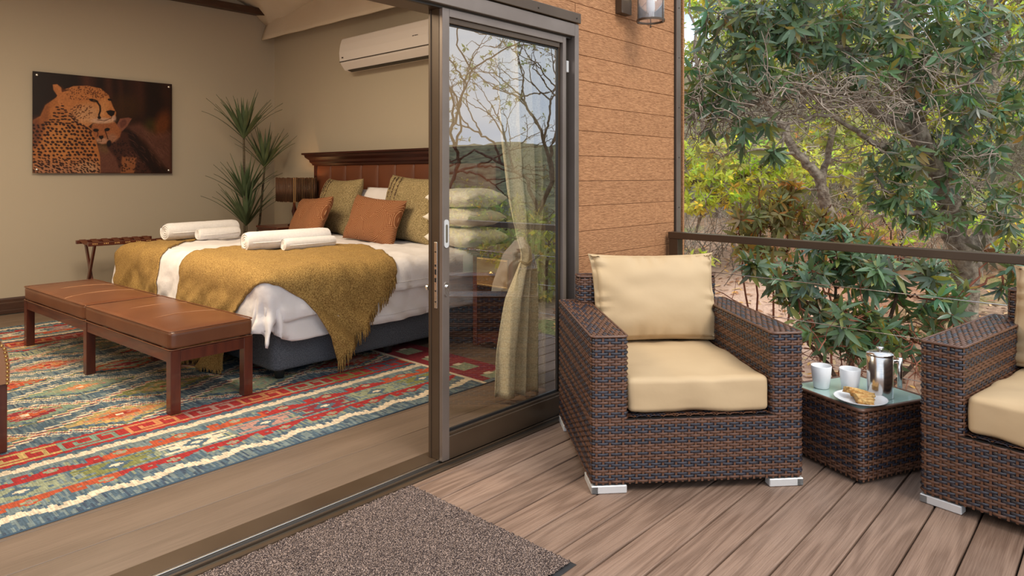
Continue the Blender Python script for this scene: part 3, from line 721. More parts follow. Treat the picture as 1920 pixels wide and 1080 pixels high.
# the field: stepped lozenge rows divided by cream sawteeth
fm = db > .90
fy = yw-.90; FW = Wd-1.80
rowc = np.floor((fy+.09)/.36*1.0); colr[fm] = PAL['blue']; colr[fm & (abr > .62)] = PAL['lblue']; colr[fm & (abr < .12)] = PAL['navy']; hr_ = hsh(np.floor(fy/.18)*3.3+1.7)
setc(fm & (hr_ < .3) & (abr > .3), 'lblue'); setc(fm & (hr_ > .72) & (abr > .25), 'sage')
pu, pv = .74, .36   # lozenge pitch
s1 = step(xw, .04); s2 = step(fy, .023)
u0 = s1/pu; v0 = s2/pv
row = np.floor(v0); uu = u0+.5*np.mod(row, 2); cell = np.floor(uu); a = np.abs(np.mod(uu, 1)-.5)*2; c_ = np.abs(np.mod(v0, 1)-.5)*2
dd = a+c_
hh = hsh(cell*3.7+row*7.3)
names = ['orange', 'sage', 'mint', 'green', 'pink', 'red', 'yellow', 'lblue', 'rust', 'maroon']
h2 = hsh(cell*1.9+row*5.1+2); h3 = hsh(cell*2.3+row*9.1+5)
for i, c in enumerate(names):
    setc(fm & (dd < .80) & (np.floor(hh*10) == i), c)
for i, c in enumerate(names):
    setc(fm & (dd < .56) & (np.floor(h2*10) == i), c)
for i, c in enumerate(names):
    setc(fm & (dd < .30) & (np.floor(h3*10) == i), c)
setc(fm & (dd < .12) & (hsh(hh*50) > .3), 'red'); setc(fm & (dd < .07), 'cream')
mot = hsh(np.floor(I/2)*1.3+J*7.7) ; setc(fm & (dd > .30) & (dd < .8) & (mot > .80), 'sage'); setc(fm & (dd < .6) & (mot < .10), 'pink')
# sawtooth cream outlines of each lozenge, plus olive inner outline
saw = np.mod(xw, .08)/.08*.03
d1 = (np.abs(np.mod(xw/pu+.5*np.mod(np.floor(fy/pv), 2), 1)-.5)*2) + (np.abs(np.mod((fy+saw)/pv, 1)-.5)*2)
setc(fm & (np.abs(d1-.98) < .055), 'cream'); setc(fm & (d1 > .86) & (d1 < .93), 'green')
setc(fm & (d1 > 1.16) & (d1 < 1.25), 'cream'); setc(fm & (d1 > 1.02) & (d1 < 1.07) & (hsh(row) > .5), 'rust')
# right end border
xe = RX1-RX0-xw; em = (xe < .34) & (db > .05); setc(em, 'maroon'); setc(em & (np.mod(yw, .3) < .15) & (xe > .1) & (xe < .25), 'sage')
setc((xe < .36) & (xe > .33), 'cream'); setc(em & (np.abs(np.mod(yw, .3)-.15) < .02) & (np.abs(xe-.17) < .03), 'cream')
br = (.86+.28*rng.random((ny, nx)))[..., None]*(.93+.14*hsh(np.floor(yw/.0115)*1.7))[..., None]
colr = colr*br
def sq_mesh(nx, ny, x0, y0, dx, dy, z, cols, name):
    xs = x0+np.arange(nx+1)*dx; ys = y0+np.arange(ny+1)*dy
    X, Y = np.meshgrid(xs, ys)
    Zz = z+.0*X
    V = np.stack([X.ravel(), Y.ravel(), Zz.ravel()], 1); id_ = np.arange((nx+1)*(ny+1)).reshape(ny+1, nx+1)
    F = np.stack([id_[:-1, :-1].ravel(), id_[:-1, 1:].ravel(), id_[1:, 1:].ravel(), id_[1:, :-1].ravel()], 1)
    me = np_mesh(name, V, F)
    a = me.color_attributes.new('col', 'FLOAT_COLOR', 'CORNER')
    c4 = np.ones((nx*ny*4, 4), np.float32); c4[:, :3] = np.repeat(cols.reshape(-1, 3), 4, axis=0); a.data.foreach_set('color', c4.ravel())
    return me
M_rug = mat('kilim_wool', (.72, .72, .72), .95, attr='col', col2=(1.22, 1.22, 1.22), nscale=22, ndetail=3, stretch=(8, .6, 1), lo=.35, hi=.65, bump=.4, bscale=60, bstretch=(8, 1, 1), dist=.003)
rg = empty('kilim_rug', (RX0, RY0, .0), label='large multicoloured flatwoven kilim rug on the bedroom floor', cat='rug')
put('rug_body', sq_mesh(nx, ny, 0, 0, cx, cyy, .0075, colr, 'rug'), M_rug, rg)
boxo('rug_edge', mat('rug_edge', (.08, .13, .17), .9), rg, 0, nx*cx, 0.001, Wd-.001, .001, .007)

# ------------------------------------------------------------------ bench
ba = math.atan2(6.36-3.896, 1.34-1.487)-PI/2
bn = empty('leather_bench', (1.487, 3.896, .008), ba, label='long tan leather bench with red wooden legs at the foot of the bed', cat='bench')
BW, BL = .485, 2.47
lg = MB(); lg.bbox(0, .056, 0, .056, 0, .352, r=.003); melg = lg.mesh('leg')
for y in (0, BL/2-.028, BL-.056):
    for x in (0, BW-.056): put('leg', melg, M_mahog, bn, loc=(x, y, 0))
boxo('apron', M_mahogH, bn, .004, .026, .056, BL-.056, .285, .348, r=.002)
boxo('apron', M_mahogH, bn, BW-.026, BW-.004, .056, BL-.056, .285, .348, r=.002)
boxo('apron', M_mahog, bn, .056, BW-.056, .004, .026, .285, .348, r=.002)
boxo('apron', M_mahog, bn, .056, BW-.056, BL-.026, BL-.004, .285, .348, r=.002)
for k in range(2):
    c = softbox('seat_cushion', BW/2+.004, BL/4, .052, .026, M_leather, bn, n=24, bulge=(.002, .001, .012), wr=.003, wscale=5, seed=k, loc=(BW/2, BL/4+k*BL/2, .352+.054))
    for zz in (-.050, .050):
        p = [(a_, c_2, zz) for a_, c_2 in rounded(-BW/2-.003, BW/2+.003, -BL/4+.001, BL/4-.001, .02, 4)]; p += p[:2]
        b = MB(); b.tube(p, .0035, 6, cap=False); b.build('piping', M_leather, c, smooth=True)
    for yy in (-.20, .20):
        pts = []
        for q in np.linspace(-1, 1, 40):
            x = q*(BW/2-.006); dz = .052+.012*(1-q*q)*(1-(yy/(BL/4))**2)+.001
            if abs(x) > BW/2-.026: dz -= .026-math.sqrt(max(0, .026**2-(abs(x)-(BW/2-.026))**2))
            pts.append((x, yy+.04*(1-q*q)-.02, dz))
        b = MB(); b.tube(pts, .0016, 5); b.build('seam', M_thread, c)

# ------------------------------------------------------------------ armchair at the left edge (only its corner shows)
ot = empty('nailhead_chair', (.763, 3.96, .008), .0, label='tan leather chair with brass nailheads cut off at the left edge', cat='chair')
for x, y in ((-.045, 0), (-.6, 0), (-.045, .55), (-.6, .55)):
    b = MB(); b.bbox(x, x+.05, y, y+.05, 0, .33, r=.003); b.build('leg', M_mahog, ot)
M_nail_l = mat('light_tan_leather', (.36, .17, .08), .42, col2=(.40, .20, .10), nscale=4, bump=.1, bscale=120)
softbox('seat', .29, .31, .07, .03, M_nail_l, ot, n=12, bulge=(0, 0, .02), loc=(-.30, .30, .40))
def chair_side(y0):
    prof = [(-.62, .33), (.01, .33), (.012, .42), (0, .50), (-.04, .56), (-.12, .60), (-.62, .62)]
    b = MB(); b.prism(prof, y0, y0+.07, 'y'); return b.build('arm', M_nail_l, ot)
s1_ = chair_side(-.02); s2_ = chair_side(.56)
boxo('back', M_nail_l, ot, -.72, -.60, -.02, .63, .33, .95, r=.03)
nm = MB(); nm.lathe([(0, .005), (.004, .004), (.0075, 0)], 8); men = nm.mesh('nailhead')
path = [(.011, .335), (.012, .42), (0, .50), (-.04, .56), (-.12, .60), (-.5, .615)]
L_ = [0]
for a_, b_ in zip(path, path[1:]): L_.append(L_[-1]+math.dist(a_, b_))
for s_ in np.arange(.0, L_[-1], .0185):
    x = np.interp(s_, L_, [p[0] for p in path])-.010; z = np.interp(s_, L_, [p[1] for p in path])-.004
    put('nailhead', men, M_brass, s1_, loc=(x, -.021, z), rot=(PI/2, 0, 0), smooth=True)

# ------------------------------------------------------------------ bed
bed = empty('bed', (2.17, 4.04, 0), label='wide double bed with charcoal fabric base against the headboard wall', cat='bed')
BX, BY = 1.98, 2.63
softbox('base', BX/2, BY/2-.002, .155, .035, M_basef, bed, n=30, wr=.003, loc=(BX/2, BY/2, .062+.155))
softbox('mattress', BX/2-.02, BY/2-.02, .14, .06, M_linen, bed, n=10, loc=(BX/2+.02, BY/2, .525))
ft = MB(); ft.lathe([(0, 0), (.028, 0), (.034, .05), (.034, .068), (0, .068)], 16); meft = ft.mesh('foot')
for x in (.08, .95, 1.85):
    for y in (.08, BY/2, BY-.08): put('foot', meft, M_black, bed, loc=(x, y, .008), smooth=True)
# draping of cloth over the mattress
X0, Y0, Y1, RR, TOP = 2.18, 4.08, 6.56, .10, .695
def drape(u, v, off=0.0, flare=.05, wr=0, seed=0, folds=.0):
    du = max(0, X0-u); dv = max(0, Y0-v); dw = max(0, v-Y1); ds = dv if dv > 0 else -dw
    d = math.hypot(du, ds); x = max(u, X0); y = min(max(v, Y0), Y1); z = TOP
    crown = .022*math.sin(PI*min(1, max(0, (y-Y0)/(Y1-Y0))))**.6 + .008*noise.noise(Vector((u*1.5+seed, v*1.5, 0)))
    if d > 0:
        dx, dy = -du/d, -ds/d; ph = min(d/RR, PI/2); hz = RR*math.sin(ph); dn = RR*(1-math.cos(ph)); rest = max(0, d-RR*PI/2)
        nx_, nz_ = math.sin(ph), math.cos(ph)
        fl_ = flare*rest
        s = (u*1.0+v*1.0)
        ang = math.atan2(ds, du) if (du > 0 and ds != 0) else 0
        fo = folds*rest*(math.sin(s*13+seed+2*math.sin(s*4))+.5*math.sin(s*31+seed))
        if du > 0 and ds != 0: fo += .13*rest*math.sin(ang*9+seed)
        o = off+fl_+fo+wr*noise.noise(Vector((u*6+seed, v*6, 2)))+wr*.5*noise.noise(Vector((u*17+seed, v*17, 5)))
        return Vector((x+dx*(hz+o*nx_), y+dy*(hz+o*nx_), z-dn-rest+o*nz_+crown*nz_))
    o = off+wr*noise.noise(Vector((u*5+seed, v*5, 2)))*.8+wr*.5*noise.noise(Vector((u*15+seed, v*15, 5)))
    return Vector((x, y, z+crown+o))
def cloth(name, outline, sp, off, m, wr, seed, folds, flare=.05, thick=.006, parent=None):
    n = len(outline); vs = [Vector(p) for p in outline]
    xs = [p[0] for p in outline]; ys = [p[1] for p in outline]
    # densify the outline
    dn = []
    for i in range(n):
        a, b = vs[i], vs[(i+1) % n]; k = max(1, int((b-a).length/sp))
        for t in range(k): dn.append(a.lerp(b, t/k))
    inner = []
    def inside(x, y):
        c = False; j = len(dn)-1
        for i in range(len(dn)):
            if (dn[i].y > y) != (dn[j].y > y) and x < (dn[j].x-dn[i].x)*(y-dn[i].y)/(dn[j].y-dn[i].y)+dn[i].x: c = not c
            j = i
        return c
    y = min(ys)+sp/2
    D2 = np.array([(p.x, p.y) for p in dn])
    while y < max(ys):
        x = min(xs)+sp/2
        while x < max(xs):
            if inside(x, y) and np.min((D2[:, 0]-x)**2+(D2[:, 1]-y)**2) > (sp*.45)**2: inner.append(Vector((x, y)))
            x += sp
        y += sp
    allv = dn+inner; ed = [(i, (i+1) % len(dn)) for i in range(len(dn))]
    r = geometry.delaunay_2d_cdt(allv, ed, [list(range(len(dn)))], 1, 1e-5)
    V = [tuple(drape(p.x, p.y, off, flare, wr, seed, folds)) for p in r[0]]
    me = bpy.data.meshes.new(name); me.from_pydata(V, [], [tuple(f) for f in r[2]])
    o = put(name, me, m, parent, smooth=True)
    md = o.modifiers.new('s', 'SOLIDIFY'); md.thickness = thick; md.offset = -1
    return o, dn
zu = lambda z: 1.428+z      # unfolded foot coordinate for height z
zv = lambda z: 3.328+z      # unfolded near side coordinate
zw = lambda z: 6.56+.157+.595-z
sh, _ = cloth('flat_sheet', [(zu(.33), 4.1), (zu(.33), 4.5), (zu(.31), 5.6), (zu(.33), 6.6), (2.2, zw(.3)), (4.10, zw(.3)), (4.14, 5.4), (4.12, zv(.30)), (3.6, zv(.285)), (3.0, zv(.275)), (2.6, zv(.27)), (2.25, zv(.27)), (2.02, zv(.35)), (1.85, zv(.52))], .032, .002, M_linen, .012, 1, .05)
tag(sh, 'white lower sheet hanging over the charcoal bed base', 'sheet')
dv_, _ = cloth('duvet', [(zu(.36), 4.35), (zu(.35), 5.2), (zu(.36), 6.0), (zu(.33), 6.6), (1.95, zw(.45)), (2.2, zw(.3)), (4.0, zw(.33)), (4.02, 5.4), (4.02, zv(.52)), (3.5, zv(.50)), (3.1, zv(.49)), (2.75, zv(.50)), (2.45, zv(.43)), (2.2, zv(.40)), (2.02, 3.76), (1.87, 3.71), (1.83, 3.86), (1.76, 4.08)], .03, .020, M_linen, .020, 5, .06, flare=.10, thick=.016)
tag(dv_, 'white duvet spread over the bed with its corner hanging down', 'duvet')
# hems
def hem(u0, u1, zf, off, nm, parent, flare, wr, seed, folds):
    b = MB(); p = [drape(u, zv(zf(u)), off+.004, flare, wr, seed, folds) for u in np.linspace(u0, u1, 60)]
    b.tube(p, .0028, 5); b.build(nm, M_linen, parent, smooth=True)
hem(2.5, 4.1, lambda u: .33, .002, 'hem_seam', sh, .05, .012, 1, .05)
hem(2.5, 4.0, lambda u: .548, .020, 'hem_seam', dv_, .10, .020, 5, .06)
# throws
def tassels(pts, off, seed, L0=.07, parent=None, cone=None, sp=.011, m=None, dirv=(0, 0, -1)):
    b = MB(); acc = 0; k = 0
    for a, c in zip(pts, pts[1:]):
        a = Vector(a); c = Vector(c); n = max(1, int((c-a).length/sp))
        for i in range(n):
            p = a.lerp(c, (i+random.random()*.6)/n); P = drape(p.x, p.y, off, .10, .020, 5, .06); P2 = P+Vector((random.uniform(-.012, .012), random.uniform(-.02, .004), -L0*random.uniform(.75, 1.15)))
            P2.z = max(P2.z, .012)
            b.tube([P+Vector((0, -.002, .004)), P.lerp(P2, .5)+Vector((random.uniform(-.004, .004), -.004, 0)), P2], [.0032, .004, .0022], 4); k += 1
    o = b.build('fringe', m or M_weave_th, parent, smooth=True); o['kind'] = 'stuff'; return o
T1 = [(1.46, 5.16), (1.813, 5.22), (2.0, 5.2), (2.12, 5.22), (2.224, 5.27), (2.42, 5.36), (2.60, 5.35), (2.9, 5.2), (3.20, 5.03), (3.31, 4.93), (3.345, 4.70), (3.25, 4.36), (3.13, 4.12), (3.085, zv(.62)), (2.92, zv(.45)), (2.74, zv(.25)), (2.56, zv(.075)), (2.49, zv(.27)), (2.41, zv(.43)), (2.32, zv(.53)), (2.21, zv(.60)), (2.13, 3.97), (2.06, 4.05), (1.99, 4.17), (1.86, 4.30), (1.60, 4.40), (1.46, 4.45)]
t1, _ = cloth('bed_throw', T1, .026, .036, M_weave_th, .020, 5, .06, flare=.10, thick=.010)
tag(t1, 'mustard woven throw with a fringed corner hanging down the near side of the bed', 'throw', 'mustard throws on the bed')
tassels([(3.13, 4.14), (3.07, zv(.625)), (2.905, zv(.46)), (2.725, zv(.262)), (2.555, zv(.095))], .030, 2, .095, t1, sp=.0075)
tassels([(1.475, 5.16), (1.475, 4.45)], .030, 2, .08, t1)
T2 = [(1.50, 5.58), (1.8, 5.60), (2.0, 5.61), (2.14, 5.66), (2.32, 5.95), (2.50, 6.20), (2.75, 6.42), (2.9, 6.62), (2.6, 6.72), (2.15, 6.62), (2.04, 6.60), (1.79, 6.52), (1.50, 6.47)]
t2, _ = cloth('bed_throw', T2, .026, .036, M_weave_th, .020, 5, .06, flare=.10, thick=.010)
tag(t2, 'mustard woven throw over the far left corner of the bed foot', 'throw', 'mustard throws on the bed')
# rolled towels
def towel(p0, p1, r, label, seed):
    p0 = Vector(p0); p1 = Vector(p1); L = (p1-p0).length; rz = math.atan2(p1.y-p0.y, p1.x-p0.x)
    t = empty('rolled_towel', (p0.x, p0.y, p0.z+r), rz, label=label, cat='towel', group='white rolled towels on the bed')
    b = MB(); n = 26; NS = 20; V = []
    for i in range(NS+1):
        x = L*i/NS; rr = r*(1+.03*noise.noise(Vector((i*.5, seed, 0)))); e = min(i, NS-i); rr *= (.90, .985, 1)[min(e, 2)]
        V.append([(x, rr*math.cos(2*PI*k/n)*(1.06), max(-r*.97, rr*math.sin(2*PI*k/n))) for k in range(n)])
    flat = [p for ring in V for p in ring]
    fs = [(i*n+k, i*n+(k+1) % n, (i+1)*n+(k+1) % n, (i+1)*n+k) for i in range(NS) for k in range(n)]
    b.add(flat, fs); b.build('roll', M_terry, t, smooth=True)
    for x in (.004, L-.004):
        sp_ = MB(); pts = []
        for q in np.linspace(0, 1, 70):
            a = q*2*PI*3.6+seed; ra = r*(.06+.84*q); pts.append((x, ra*math.cos(a)*1.04, ra*math.sin(a)))
        sp_.tube(pts, r*.105, 6)
        sp_.add([(x, r*.86*math.cos(2*PI*k/18), r*.86*math.sin(2*PI*k/18)) for k in range(18)], [tuple(range(18))])
        sp_.build('spiral_edge', M_terry, t, smooth=True)
    fe = MB(); fe.tube([(.03, -r*1.05, -.1*r), (L*.5, -r*1.07, -.12*r), (L-.02, -r*1.04, -.1*r)], .004, 5); fe.build('loose_edge', M_terry, t, smooth=True)
zt = TOP+.048
towel((2.46, 5.03, zt), (3.17, 5.02, zt), .074, 'large white rolled towel on the mustard throw with the fringed corner', 1)
towel((2.70, 4.885, zt-.004), (3.14, 4.875, zt-.004), .048, 'small white rolled towel in front of the large one near the rust cushions', 2)
towel((2.40, 6.42, zt-.004), (3.10, 6.54, zt-.018), .078, 'large white rolled towel on the far side of the bed', 3)
towel((2.62, 6.25, zt-.004), (3.02, 6.32, zt-.010), .052, 'small white rolled towel in front of the far large one', 4)
# cushions and pillows
def swirl(name, c1, c2):
    m = bpy.data.materials.new(name); m.use_nodes = True; nt = m.node_tree; b = nt.nodes['Principled BSDF']; b.inputs['Roughness'].default_value = .85
    tc = N(nt, 'ShaderNodeTexCoord'); vo = N(nt, 'ShaderNodeTexVoronoi'); vo.voronoi_dimensions = '2D'; vo.inputs['Scale'].default_value = 4.3
    mp = N(nt, 'ShaderNodeMapping'); mp.inputs['Rotation'].default_value = (PI/2, 0, 0); link(nt, tc.outputs['Object'], mp.inputs[0])
    nz = N(nt, 'ShaderNodeTexNoise'); nz.inputs['Scale'].default_value = 9; link(nt, mp.outputs[0], nz.inputs['Vector'])
    vm = N(nt, 'ShaderNodeVectorMath', operation='MULTIPLY_ADD'); link(nt, nz.outputs['Color'], vm.inputs[0]); vm.inputs[1].default_value = (.018, .018, .018); link(nt, mp.outputs[0], vm.inputs[2])
    link(nt, vm.outputs[0], vo.inputs['Vector'])
    mu = N(nt, 'ShaderNodeMath', operation='MULTIPLY'); mu.inputs[1].default_value = 105; link(nt, vo.outputs['Distance'], mu.inputs[0])
    sn = N(nt, 'ShaderNodeMath', operation='SINE'); link(nt, mu.outputs[0], sn.inputs[0])
    cr = N(nt, 'ShaderNodeValToRGB'); e = cr.color_ramp.elements; e[0].position = .62; e[0].color = (*c1, 1); e[1].position = 1.0; e[1].color = (*c2, 1)
    link(nt, sn.outputs[0], cr.inputs[0]); link(nt, cr.outputs[0], b.inputs['Base Color'])
    bp = N(nt, 'ShaderNodeBump'); bp.inputs['Strength'].default_value = .4; bp.inputs['Distance'].default_value = .004; link(nt, sn.outputs[0], bp.inputs['Height']); link(nt, bp.outputs[0], b.inputs['Normal'])
    return m
M_rust = swirl('rust_swirl_embroidery', (.20, .065, .018), (.50, .26, .13))
def place(o, x, y, z, yaw, tilt, label, cat, group=None, roll=0):
    o.location = (x, y, z); o.rotation_euler = (math.radians(-tilt), math.radians(roll), math.radians(yaw)); return tag(o, label, cat, group)
zb = TOP+.028
G1 = 'rust swirl cushions'; G2 = 'olive woven cushions'; G3 = 'bed pillows'
place(pillow('cushion', .78, .43, .17, M_rust, seed=1, pinch=.09), 3.60, 5.07, zb, -92, 20, 'rust cushion with swirl stitching nearest the sliding door', 'cushion', G1, roll=3)
place(pillow('cushion', .78, .42, .17, M_rust, seed=3, pinch=.09), 3.54, 6.05, zb, -100, 24, 'rust cushion with swirl stitching farther from the sliding door', 'cushion', G1, roll=-3)
def olive(x, y, yaw, tilt, label, W, H, seed, roll=0):
    o = pillow('cushion', W, H, .22, M_olive, seed=seed, pinch=.09)
    for dx in (-.34, -.27, -.19):   # raised stitched cords down one side
        b = MB(); pts = []
        for q in np.linspace(.06, .94, 30):
            uu = dx*2/1.0; vv = q*2-1
            t_ = .11*max(0, (1-abs(uu)**4)*(1-abs(vv)**4))**.55
            pts.append((dx*W*(1-.06*(1-vv*vv)), -t_-.003, q*H))
        b.tube(pts, .006, 6); b.build('stitched_cord', M_cordd, o, smooth=True)
        for q in range(2, 28, 2):
            p = pts[q]; b2 = None
    return place(o, x, y, zb, yaw, tilt, label, 'cushion', G2, roll)
M_cordd = mat('dark_stitching', (.10, .055, .03), .9, col2=(.36, .26, .13), nscale=55, stretch=(1, 1, 1.2), lo=.45, hi=.55)
olive(3.84, 4.84, -93, 16, 'olive woven cushion with stitched stripes nearest the sliding door', .88, .62, 5, roll=2)
olive(3.88, 6.10, -97, 18, 'olive woven cushion with stitched stripes beside the lamp', .78, .60, 9)
def bp(x, y, z, W, H, T, tilt, label, m, seed, yaw=-90, roll=0): return place(pillow('pillow', W, H, T, m, seed=seed, pinch=.03, wr=.014), x, y, z, yaw, tilt, label, 'pillow', G3, roll)
bp(4.00, 5.35, zb, .85, .50, .20, 14, 'white pillow upright between the two olive cushions', M_linen, 3)
bp(4.02, 6.1, zb, .8, .48, .18, 14, 'white pillow hidden behind the far olive cushion', M_linen, 4)
def flatp(x, y, z, W, H, T, label, m, seed, yaw=0, tx=0):
    o = pillow('pillow', W, H, T, m, seed=seed, pinch=.03, wr=.012); o.location = (x, y, z); o.rotation_euler = (PI/2, tx, math.radians(yaw)); return tag(o, label, 'pillow', G3)
# stack by the door: lying flat (local z -> -y after the turn)
flatp(3.98, 4.66, zb+.085, .46, .56, .17, 'lowest pillow of the cream stack seen through the glass', M_pcream, 6)
flatp(3.99, 4.70, zb+.25, .46, .56, .16, 'middle pillow of the cream stack seen through the glass', M_pcream, 7)
flatp(4.0, 4.70, zb+.41, .46, .54, .16, 'top pillow of the cream stack seen through the glass', M_pcream, 8)
for o in bpy.data.objects:
    if o.name.startswith('pillow') and 'stack' in (o.get('label') or ''): o.rotation_euler = (-PI/2, 0, 0); o.location.y = 3.90 if 'lowest' in o['label'] else 3.93
# ------------------------------------------------------------------ headboard
hb = empty('headboard', (4.28, 3.98, 0), label='dark cherry headboard with padded brown leather panels', cat='headboard')
HY = 2.93
boxo('back_panel', M_hbwood, hb, -.05, 0, .0, HY, 0.001, 1.50, r=.003)
for y in (0, HY-.06): boxo('post', M_hbwood, hb, -.085, -.02, y, y+.06, 0.001, 1.47, r=.004)
prof = [(-.05, 1.44), (-.095, 1.44), (-.10, 1.46), (-.115, 1.475), (-.12, 1.50), (-.15, 1.53), (-.155, 1.555), (-.175, 1.56), (-.175, 1.58), (-.0, 1.58), (0, 1.44)]
b = MB(); n = len(prof)
def cor(y, ex): return [(p[0], y+ex*max(0, (-p[0]-.085))*1.3, p[1]) for p in prof]
vsl = cor(0, -1)+cor(HY, 1)
b.add(vsl, [tuple(range(n))[::-1], tuple(range(n, 2*n))]+[(i, (i+1) % n, (i+1) % n+n, i+n) for i in range(n)])
b.build('cornice', M_hbwood, hb)
ys = [6.855, 6.57, 6.283, 5.995, 5.707, 5.42, 5.132, 4.845, 4.557, 4.27, 4.04]
for a, c in zip(ys, ys[1:]):
    softbox('leather_panel', .022, (a-c)/2+.004, .345, .02, M_leatherH, hb, n=10, bulge=(.020, 0, 0), loc=(-.062, (a+c)/2-3.98, 1.10))
# ------------------------------------------------------------------ nightstands
def nightstand(loc, label, drawer_dir=1):
    t = empty('nightstand', loc, 0, label=label, cat='nightstand', group='mahogany nightstands')
    W, D = .42, .50      # along y, along x ; front faces -x
    b = MB(); b.bbox(-.035, D, -.03, W+.03, .735, .757, r=.004); b.bbox(-.022, D-.002, -.018, W+.018, .715, .735, r=.004); b.bbox(-.012, D-.004, -.01, W+.01, .70, .715, r=.003)
    b.build('top', M_mahog, t)
    for x in (0, D-.045):
        for y in (0, W-.045): boxo('post', M_mahog, t, x, x+.045, y, y+.045, 0, .70, r=.003)
    boxo('side_panel', M_mahog, t, .04, D-.04, .005, .025, .05, .70); boxo('side_panel', M_mahog, t, .04, D-.04, W-.025, W-.005, .05, .70)
    boxo('back_panel', M_mahog, t, D-.03, D-.01, .04, W-.04, .05, .70)
    boxo('shelf', M_mahog, t, .02, D-.03, .03, W-.03, .07, .09)
    prof = [(.045, .0), (.045, .09), (W-.045, .09), (W-.045, .0), (W-.07, .02), (W-.14, .045), (W/2, .055), (.14, .045), (.07, .02)]
    b = MB(); b.prism(prof, .004, .022, 'x'); b.build('apron', M_mahog, t)
    dw = boxo('drawer', M_leather2, t, -.006, .30, .047, W-.047, .47, .69, r=.006)
    for y in np.arange(.06, W-.05, .0125):
        put('nailhead', men, M_brass, dw, loc=(-.006, y, .482), rot=(0, -PI/2, 0)).scale = (.6, .6, .6)
        put('nailhead', men, M_brass, dw, loc=(-.006, y, .678), rot=(0, -PI/2, 0)).scale = (.6, .6, .6)
    b = MB()
    for k in range(9):
        pass
    pr_ = [(0, .0), (.012, .0), (.022, .006), (.026, .016), (.02, .026), (0, .03)]
    vs = []; N1 = 14
    for i in range(N1+1):
        a = PI*i/N1; 
        for r_, z_ in ((.034, 0), (.030, .012), (.018, .020), (0, .023)): vs.append((-.008-z_, W/2+r_*math.cos(a), .575+r_*math.sin(a)*.75))
    b.add(vs, [(i*4+j, i*4+j+1, (i+1)*4+j+1, (i+1)*4+j) for i in range(N1) for j in range(3)]); b.build('cup_handle', M_brass, dw, smooth=True)
    return t
M_leather2 = mat('olive_tan_leather', (.22, .115, .04), .4, col2=(.26, .14, .05), nscale=3, bump=.1, bscale=100)
nightstand((3.70, 3.39, .008), 'mahogany nightstand with leather drawer front seen through the sliding door')
nightstand((3.74, 6.86, .008), 'mahogany nightstand in the far corner behind the bed carrying the lamp')
# ------------------------------------------------------------------ lamp
lm = empty('table_lamp', (4.0, 7.0, .766), label='bedside lamp with a drum shade of brown twigs', cat='lamp')
lm.location = (3.985, 6.97, .766)
b = MB(); b.lathe([(0, 0), (.07, 0), (.07, .015), (.02, .03), (.015, .10), (.03, .16), (.015, .22), (.01, .30), (0, .30)], 20); b.build('base', M_hbwood, lm, smooth=True)
shp = [(x_, y_) for x_, y_ in rounded(-.15, .15, -.24, .16, .04, 4)]
M_twig = mat('brown_twigs', (.022, .010, .005), .6, col2=(.11, .045, .018), nscale=40, stretch=(4, 4, .3))
p = np.array(shp+[shp[0]]); dd_ = np.diff(p, axis=0); LL = np.r_[0, np.cumsum(np.hypot(dd_[:, 0], dd_[:, 1]))]
shade = MB(); shade.lathe([(0, .530), (.002, .530)], 8); 
lin = MB(); q = [(a*.93, c*.95) for a, c in shp]; nn_ = len(q)
lin.add([(a, c, .27) for a, c in q]+[(a, c, .53) for a, c in q], [(i, (i+1) % nn_, (i+1) % nn_+nn_, i+nn_) for i in range(nn_)])
M_shl = mat('shade_lining', (.75, .42, .16), .8)
ln2 = lin.build('shade_lining', M_shl, lm)
tw = MB(); tw.tube([(0, 0, .27), (0, 0, .535)], [.0055, .0055], 6); metw = tw.mesh('twig')
nt_ = 66
for i in range(nt_):
    s_ = LL[-1]*i/nt_; x = np.interp(s_, LL, p[:, 0]); y = np.interp(s_, LL, p[:, 1])
    o = put('shade_twig', metw, M_twig, lm, loc=(x, y, random.uniform(-.004, .004)), smooth=True); k = random.uniform(.8, 1.7); o.scale = (k, k, 1)
boxo('shade_ring', M_hbwood, lm, -.15, .15, -.01, .01, .30, .306)
light('lamp_bulb', 'POINT', (3.985, 6.93, 1.22), 2.2, (1, .62, .28), size=.04)
# ------------------------------------------------------------------ luggage rack
lr = empty('luggage_rack', (2.06, 7.28, 0.001), 0, label='folding wooden luggage rack with leather straps against the far wall', cat='luggage rack')
RL = .66
for y in (0, .36): boxo('rail', M_mahogH, lr, -.03, RL, y-.018, y+.018, .655, .69, r=.004)
for x in (0.03, RL-.06):
    for s in (0, 1):
        ya, yb_ = (0, .36) if s else (.36, 0)
        Mx = Matrix.Translation(Vector((x+(.022 if s else 0), (ya+yb_)/2, .34))) @ Matrix.Rotation(math.atan2(ya-yb_, -.66) if 0 else math.atan((yb_-ya)/.66)*-1, 4, 'X')
        b = MB(); b.bbox(-.01, .01, -.02, .02, -.375, .375, r=.003, M=Mx); b.v = [(v[0], v[1], max(0, v[2])) for v in b.v]; b.build('leg', M_mahog, lr)
boxo('stretcher', M_mahogH, lr, .03, RL-.04, .05, .07, .10, .13, r=.003)
